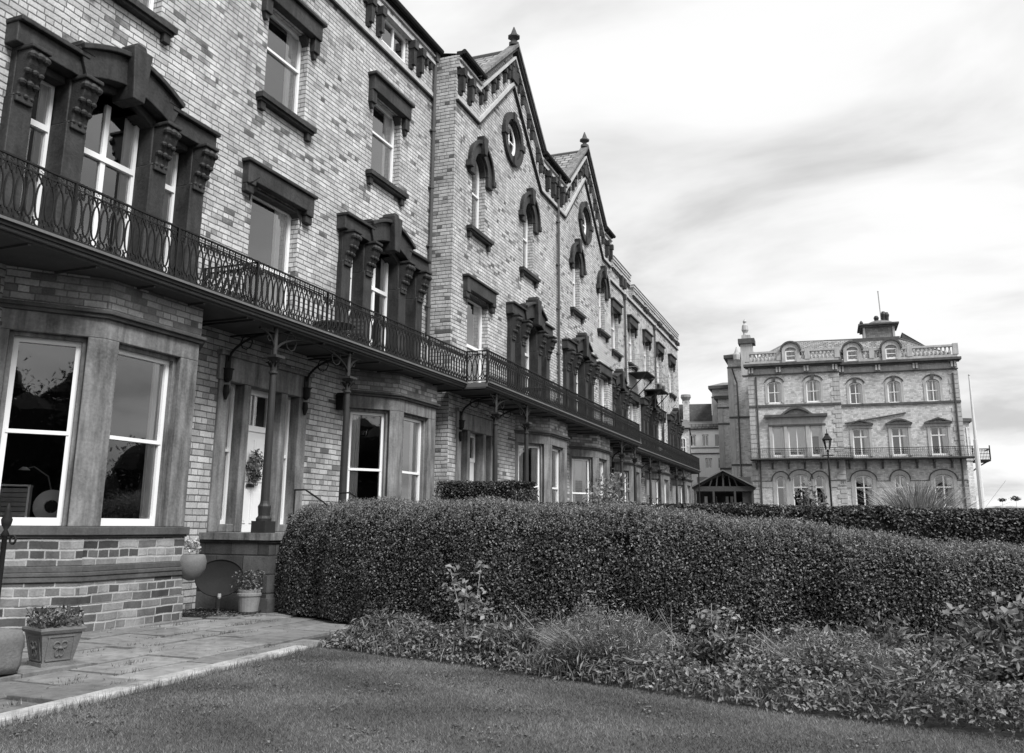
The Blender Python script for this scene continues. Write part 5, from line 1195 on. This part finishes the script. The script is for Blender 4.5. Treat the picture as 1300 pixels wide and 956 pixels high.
for i, (x0_, y0_, w_, lab) in enumerate(((-3.9, 10.9, .5, 'bare thorny stalks behind the pale long-leaved clump'), (2.1, 10.6, .6, 'bare pale stalks at the right edge of the bed'), (-2.4, 10.5, .4, 'thin dry stalks between the larger mound and the rose bush'))):
    t0 = thing('dead_stalks', lab, 'stalks', (x0_, y0_, 0)); m = MB('stone_pale')
    for k in range(11): x, y = random.uniform(-w_, w_)*.5, random.uniform(-.2, .2); hh = random.uniform(.35, .75); m.tube([(x, y, 0), (x+random.uniform(-.1, .1), y, hh*.5), (x+random.uniform(-.3, .3), y-.1, hh)], .005, 4, taper=.002)
    obj('stem', m, t0)
x, y = bedpts(16000, -6.6, 3.6, 8.4, 12.4); hb = .12+.35*np.clip(np.sin(x*1.9+1)*np.sin(y*2.3+x*.7), 0, 1); k = r.random(len(x)) < .25+hb*1.6; x, y, hb = x[k], y[k], hb[k]
o = leaf_cloud('bed_foliage', np.stack([x, y, hb*r.random(len(x))**.6], 1), unit(len(x), r)+np.array([0, -.1, .5]), .1, 'leaf_rose', tone=r.random(len(x))**1.8*.8, seed=63, aspect=.22, elong=1.3); tag(o, 'loose narrow-leaved foliage standing above the ground cover', 'ground cover', kind='stuff')
# pampas clump, shrubs beyond the hedges
t0 = thing('pampas_grass', 'tall arching pale pampas grass clump rising above the hedge in front of the hotel', 'ornamental grass', (1.05, 24.0, 0)); n = 2600; a = r.uniform(0, 2*PI, n); q = r.random(n)
P = np.stack([.35*q*np.cos(a), .35*q*np.sin(a), np.zeros(n)], 1); d = np.stack([np.cos(a), np.sin(a), np.zeros(n)], 1)*(.03+.30*q**1.5)[:, None] + r.normal(0, .13, (n, 3))*np.array([1, 1, 0])
blades('leaves', P, r.uniform(2.2, 4.5, n)*(1-.1*q), .024, 0, 'leaf_pale', seed=141, segs=6, dirs=d, parent=t0, curl=.36, tone=r.random(n)*1.15)
bush('shrub', 'rounded dark shrub above the hedge in front of the hotel left section', (-1.45, 26.0), .85, .7, 2.55, 2400, .12, 'leaf_bed', 151)
bush('shrub', 'tall loose flowering shrub against the far bay windows', (-9.35, 32.6), .95, .8, 3.6, 2200, .13, 'leaf_pale', 152, tone=r.random(3000)[:0] if False else None)
bush('shrub', 'rounded dark shrub right of the loose flowering shrub, near the far bays', (-9.1, 38.6), 1.2, .9, 3.1, 2200, .13, 'leaf_bed', 153)
bush('shrub', 'small bush against the terrace below the second gable', (-8.9, 29.3), .7, .6, 2.6, 1300, .1, 'leaf_bed', 154)
m = MB('stone_pale'); m.box(0, 5.5, 0, .3, 0, 2.55); o = obj('garden_wall', m, loc=(-10.6, 47.5, 0), rz=R(90)); tag(o, 'low pale garden wall in front of the last far bays', 'wall')
n = 1500; px = np.array(PJ)[r.integers(0, 60, n)] + r.normal(0, .05, (n, 2))*np.array([.3, 2.2]); o = blades('joint_weeds', np.stack([px[:, 0], px[:, 1], np.full(n, -.02)], 1), .055, .01, .8, 'leaf_bed', seed=15); tag(o, 'moss and small weeds growing between the flags', 'weeds', kind='stuff')
# dead leaves round the doorstep
n = 1300; P = np.stack([r.uniform(-11.9, -10.4, n), r.uniform(12.7, 13.6, n), r.uniform(-.03, .04, n)], 1); o = leaf_cloud('fallen_leaves', P, unit(n, r)*.3+np.array([0, 0, 1]), .05, 'leaf_bed', seed=9); tag(o, 'fallen leaves below the satellite dish', 'leaves', kind='stuff')
n = 260; P = np.stack([r.uniform(-11.0, -7.2, n), r.uniform(6, 13.2, n), np.full(n, .008)], 1); o = leaf_cloud('fallen_leaves', P, unit(n, r)*.3+np.array([0, 0, 1]), .03, 'leaf_bed', seed=10); tag(o, 'scattered small leaves on the flags', 'leaves', kind='stuff')
# trees of the gardens opposite: only their reflections reach the picture
def tree(label, c, h, rad, n, seed):
    rr2 = np.random.default_rng(seed); t0 = thing('garden_tree', label, 'tree', (c[0], c[1], 0)); m = MB('bark'); m.tube([(0, 0, 0), (.1, 0, h*.35), (0, .1, h*.7)], .28, 8, taper=.08)
    cl = []
    for k in range(24): a = rr2.uniform(0, 2*PI); q = rad*rr2.uniform(.2, .85); z = h*rr2.uniform(.14, .95); q *= 1.15-abs(z/h-.5); cl.append((q*math.cos(a), q*math.sin(a), z)); m.tube([(0, 0, h*.3), (q*.5*math.cos(a), q*.5*math.sin(a), z*.8), cl[-1]], .08, 5, taper=.02)
    obj('trunk', m, t0); m = MB('leaf_dark_core')
    for (cx, cy, cz) in cl + [(0, 0, h*.55)]: q = rad*.33; m.lathe([(q*.1, -q), (q*.75, -q*.6), (q, 0), (q*.75, q*.6), (q*.1, q)], (cx, cy, cz), 9)  # solid near-black lumps added so the crowns reflect dark in the glass
    obj('dark_core', m, t0); cl = np.array(cl); w = rr2.integers(0, len(cl), n); P = cl[w] + unit(n, rr2)*(rr2.random((n, 1))**.4)*rad*.42; leaf_cloud('crown', P, unit(n, rr2), .19, 'leaf_tree', seed=seed, parent=t0)
for i, (c, h, rad, lab) in enumerate((((16, 42), 6.2, 5, 'garden tree opposite the terrace, farthest along'), ((22, 27), 6.5, 5, 'garden tree opposite the terrace, beyond the lawn'), ((11, -13), 9, 5.5, 'tall tree behind the lawn'), ((-2, -15), 9, 6, 'broad tree behind the lawn, straight across from the first bay'), ((5, -15), 9.5, 6, 'garden tree across the lawn from the first bay'), ((18, -5), 8.5, 5.5, 'wide tree at the side of the lawn'), ((16, -7), 8.5, 5.5, 'tree at the side of the lawn, nearest the paved path corner'), ((24, 5), 8, 5.5, 'broad tree at the side of the lawn, level with the planting bed'), ((26, 15), 7.5, 5, 'garden tree level with the dark back hedge'))):
    tree(lab, c, h, rad, 15000, 200+i)

hedge('hedge', 'unseen tall hedge added under the garden trees to darken the bay window reflections', [(26, -19), (12, -20), (-6, -20), (-16, -19)], 2.5, 30000, .16, 'leaf_tree', 71, [4.6, 4.6, 4.6, 4.6], round_=.2)  # added out of view so no sky reflects below the tree crowns
# ------------------------------------------------------------------ sky, sun, camera
W = bpy.data.worlds.new('World'); SC.world = W; W.use_nodes = True; t = NT(W.node_tree); bg = t.N['Background']
SUN_EL, SUN_AZ = R(50), R(120)     # azimuth clockwise from +Y (along the terrace)
sky = t.n('ShaderNodeTexSky', sky_type='NISHITA'); sky.sun_disc = False; sky.sun_elevation = SUN_EL; sky.sun_rotation = SUN_AZ; sky.air_density = 1; sky.dust_density = 2
bw = t.n('ShaderNodeRGBToBW'); t.L.new(sky.outputs[0], bw.inputs[0])
tc = t.n('ShaderNodeTexCoord').outputs['Generated']; sp = t.n('ShaderNodeSeparateXYZ'); t.L.new(tc, sp.inputs[0])
z = t.m('ADD', t.m('MAXIMUM', sp.outputs[2], 0.0), .22); cv = t.n('ShaderNodeCombineXYZ'); t.L.new(t.m('DIVIDE', sp.outputs[0], z), cv.inputs[0]); t.L.new(t.m('DIVIDE', sp.outputs[1], z), cv.inputs[1])
mp = t.n('ShaderNodeMapping'); t.L.new(cv.outputs[0], mp.inputs[0]); mp.inputs['Rotation'].default_value = (0, 0, R(28)); mp.inputs['Scale'].default_value = (1.0, 1.35, 1); mp.inputs['Location'].default_value = (.4, 1.7, 0)
wn = t.n('ShaderNodeTexNoise'); t.L.new(mp.outputs[0], wn.inputs['Vector']); wn.inputs['Scale'].default_value = 1.3; wn.inputs['Detail'].default_value = 6; wn.inputs['Roughness'].default_value = .53; wn.inputs['Distortion'].default_value = .35
cl = t.ramp(wn.outputs['Fac'], [(0, 4.4), (.34, 6.6), (.45, 8.8), (.54, 10.1), (.7, 10.6), (1, 10.8)])
bwf = t.m('MULTIPLY', bw.outputs[0], .5)
fac = t.m('MULTIPLY', t.m('ADD', 1.0, 0.0), .93); col = t.mix(fac, bwf, cl)
t.L.new(t.grey(col), bg.inputs[0]); bg.inputs[1].default_value = .085
sl = bpy.data.lights.new('Sun', 'SUN'); sl.energy = 4.2; sl.angle = R(22); so = bpy.data.objects.new('sun', sl); COL.objects.link(so)
d = Vector((math.sin(SUN_AZ)*math.cos(SUN_EL), math.cos(SUN_AZ)*math.cos(SUN_EL), math.sin(SUN_EL))); so.rotation_euler = d.to_track_quat('Z', 'Y').to_euler(); so.location = d*50
cam = bpy.data.cameras.new('Camera'); co = bpy.data.objects.new('Camera', cam); COL.objects.link(co)
cam.sensor_width = 36; cam.lens = 1100/1300*36; cam.shift_y = -44.5/1300; cam.clip_end = 12000; cam.clip_start = .05
co.matrix_world = Matrix(((.92648352, .07121542, .36953573, 0), (.37625975, -.1949678, -.90576827, 0), (.00754291, .97822079, -.20742995, 1.6), (0, 0, 0, 1)))
SC.camera = co
vs = SC.view_settings; vs.view_transform = 'Standard'; vs.look = 'None'; vs.exposure = .3; vs.gamma = 1
SC.render.resolution_x = 1024; SC.render.resolution_y = 753
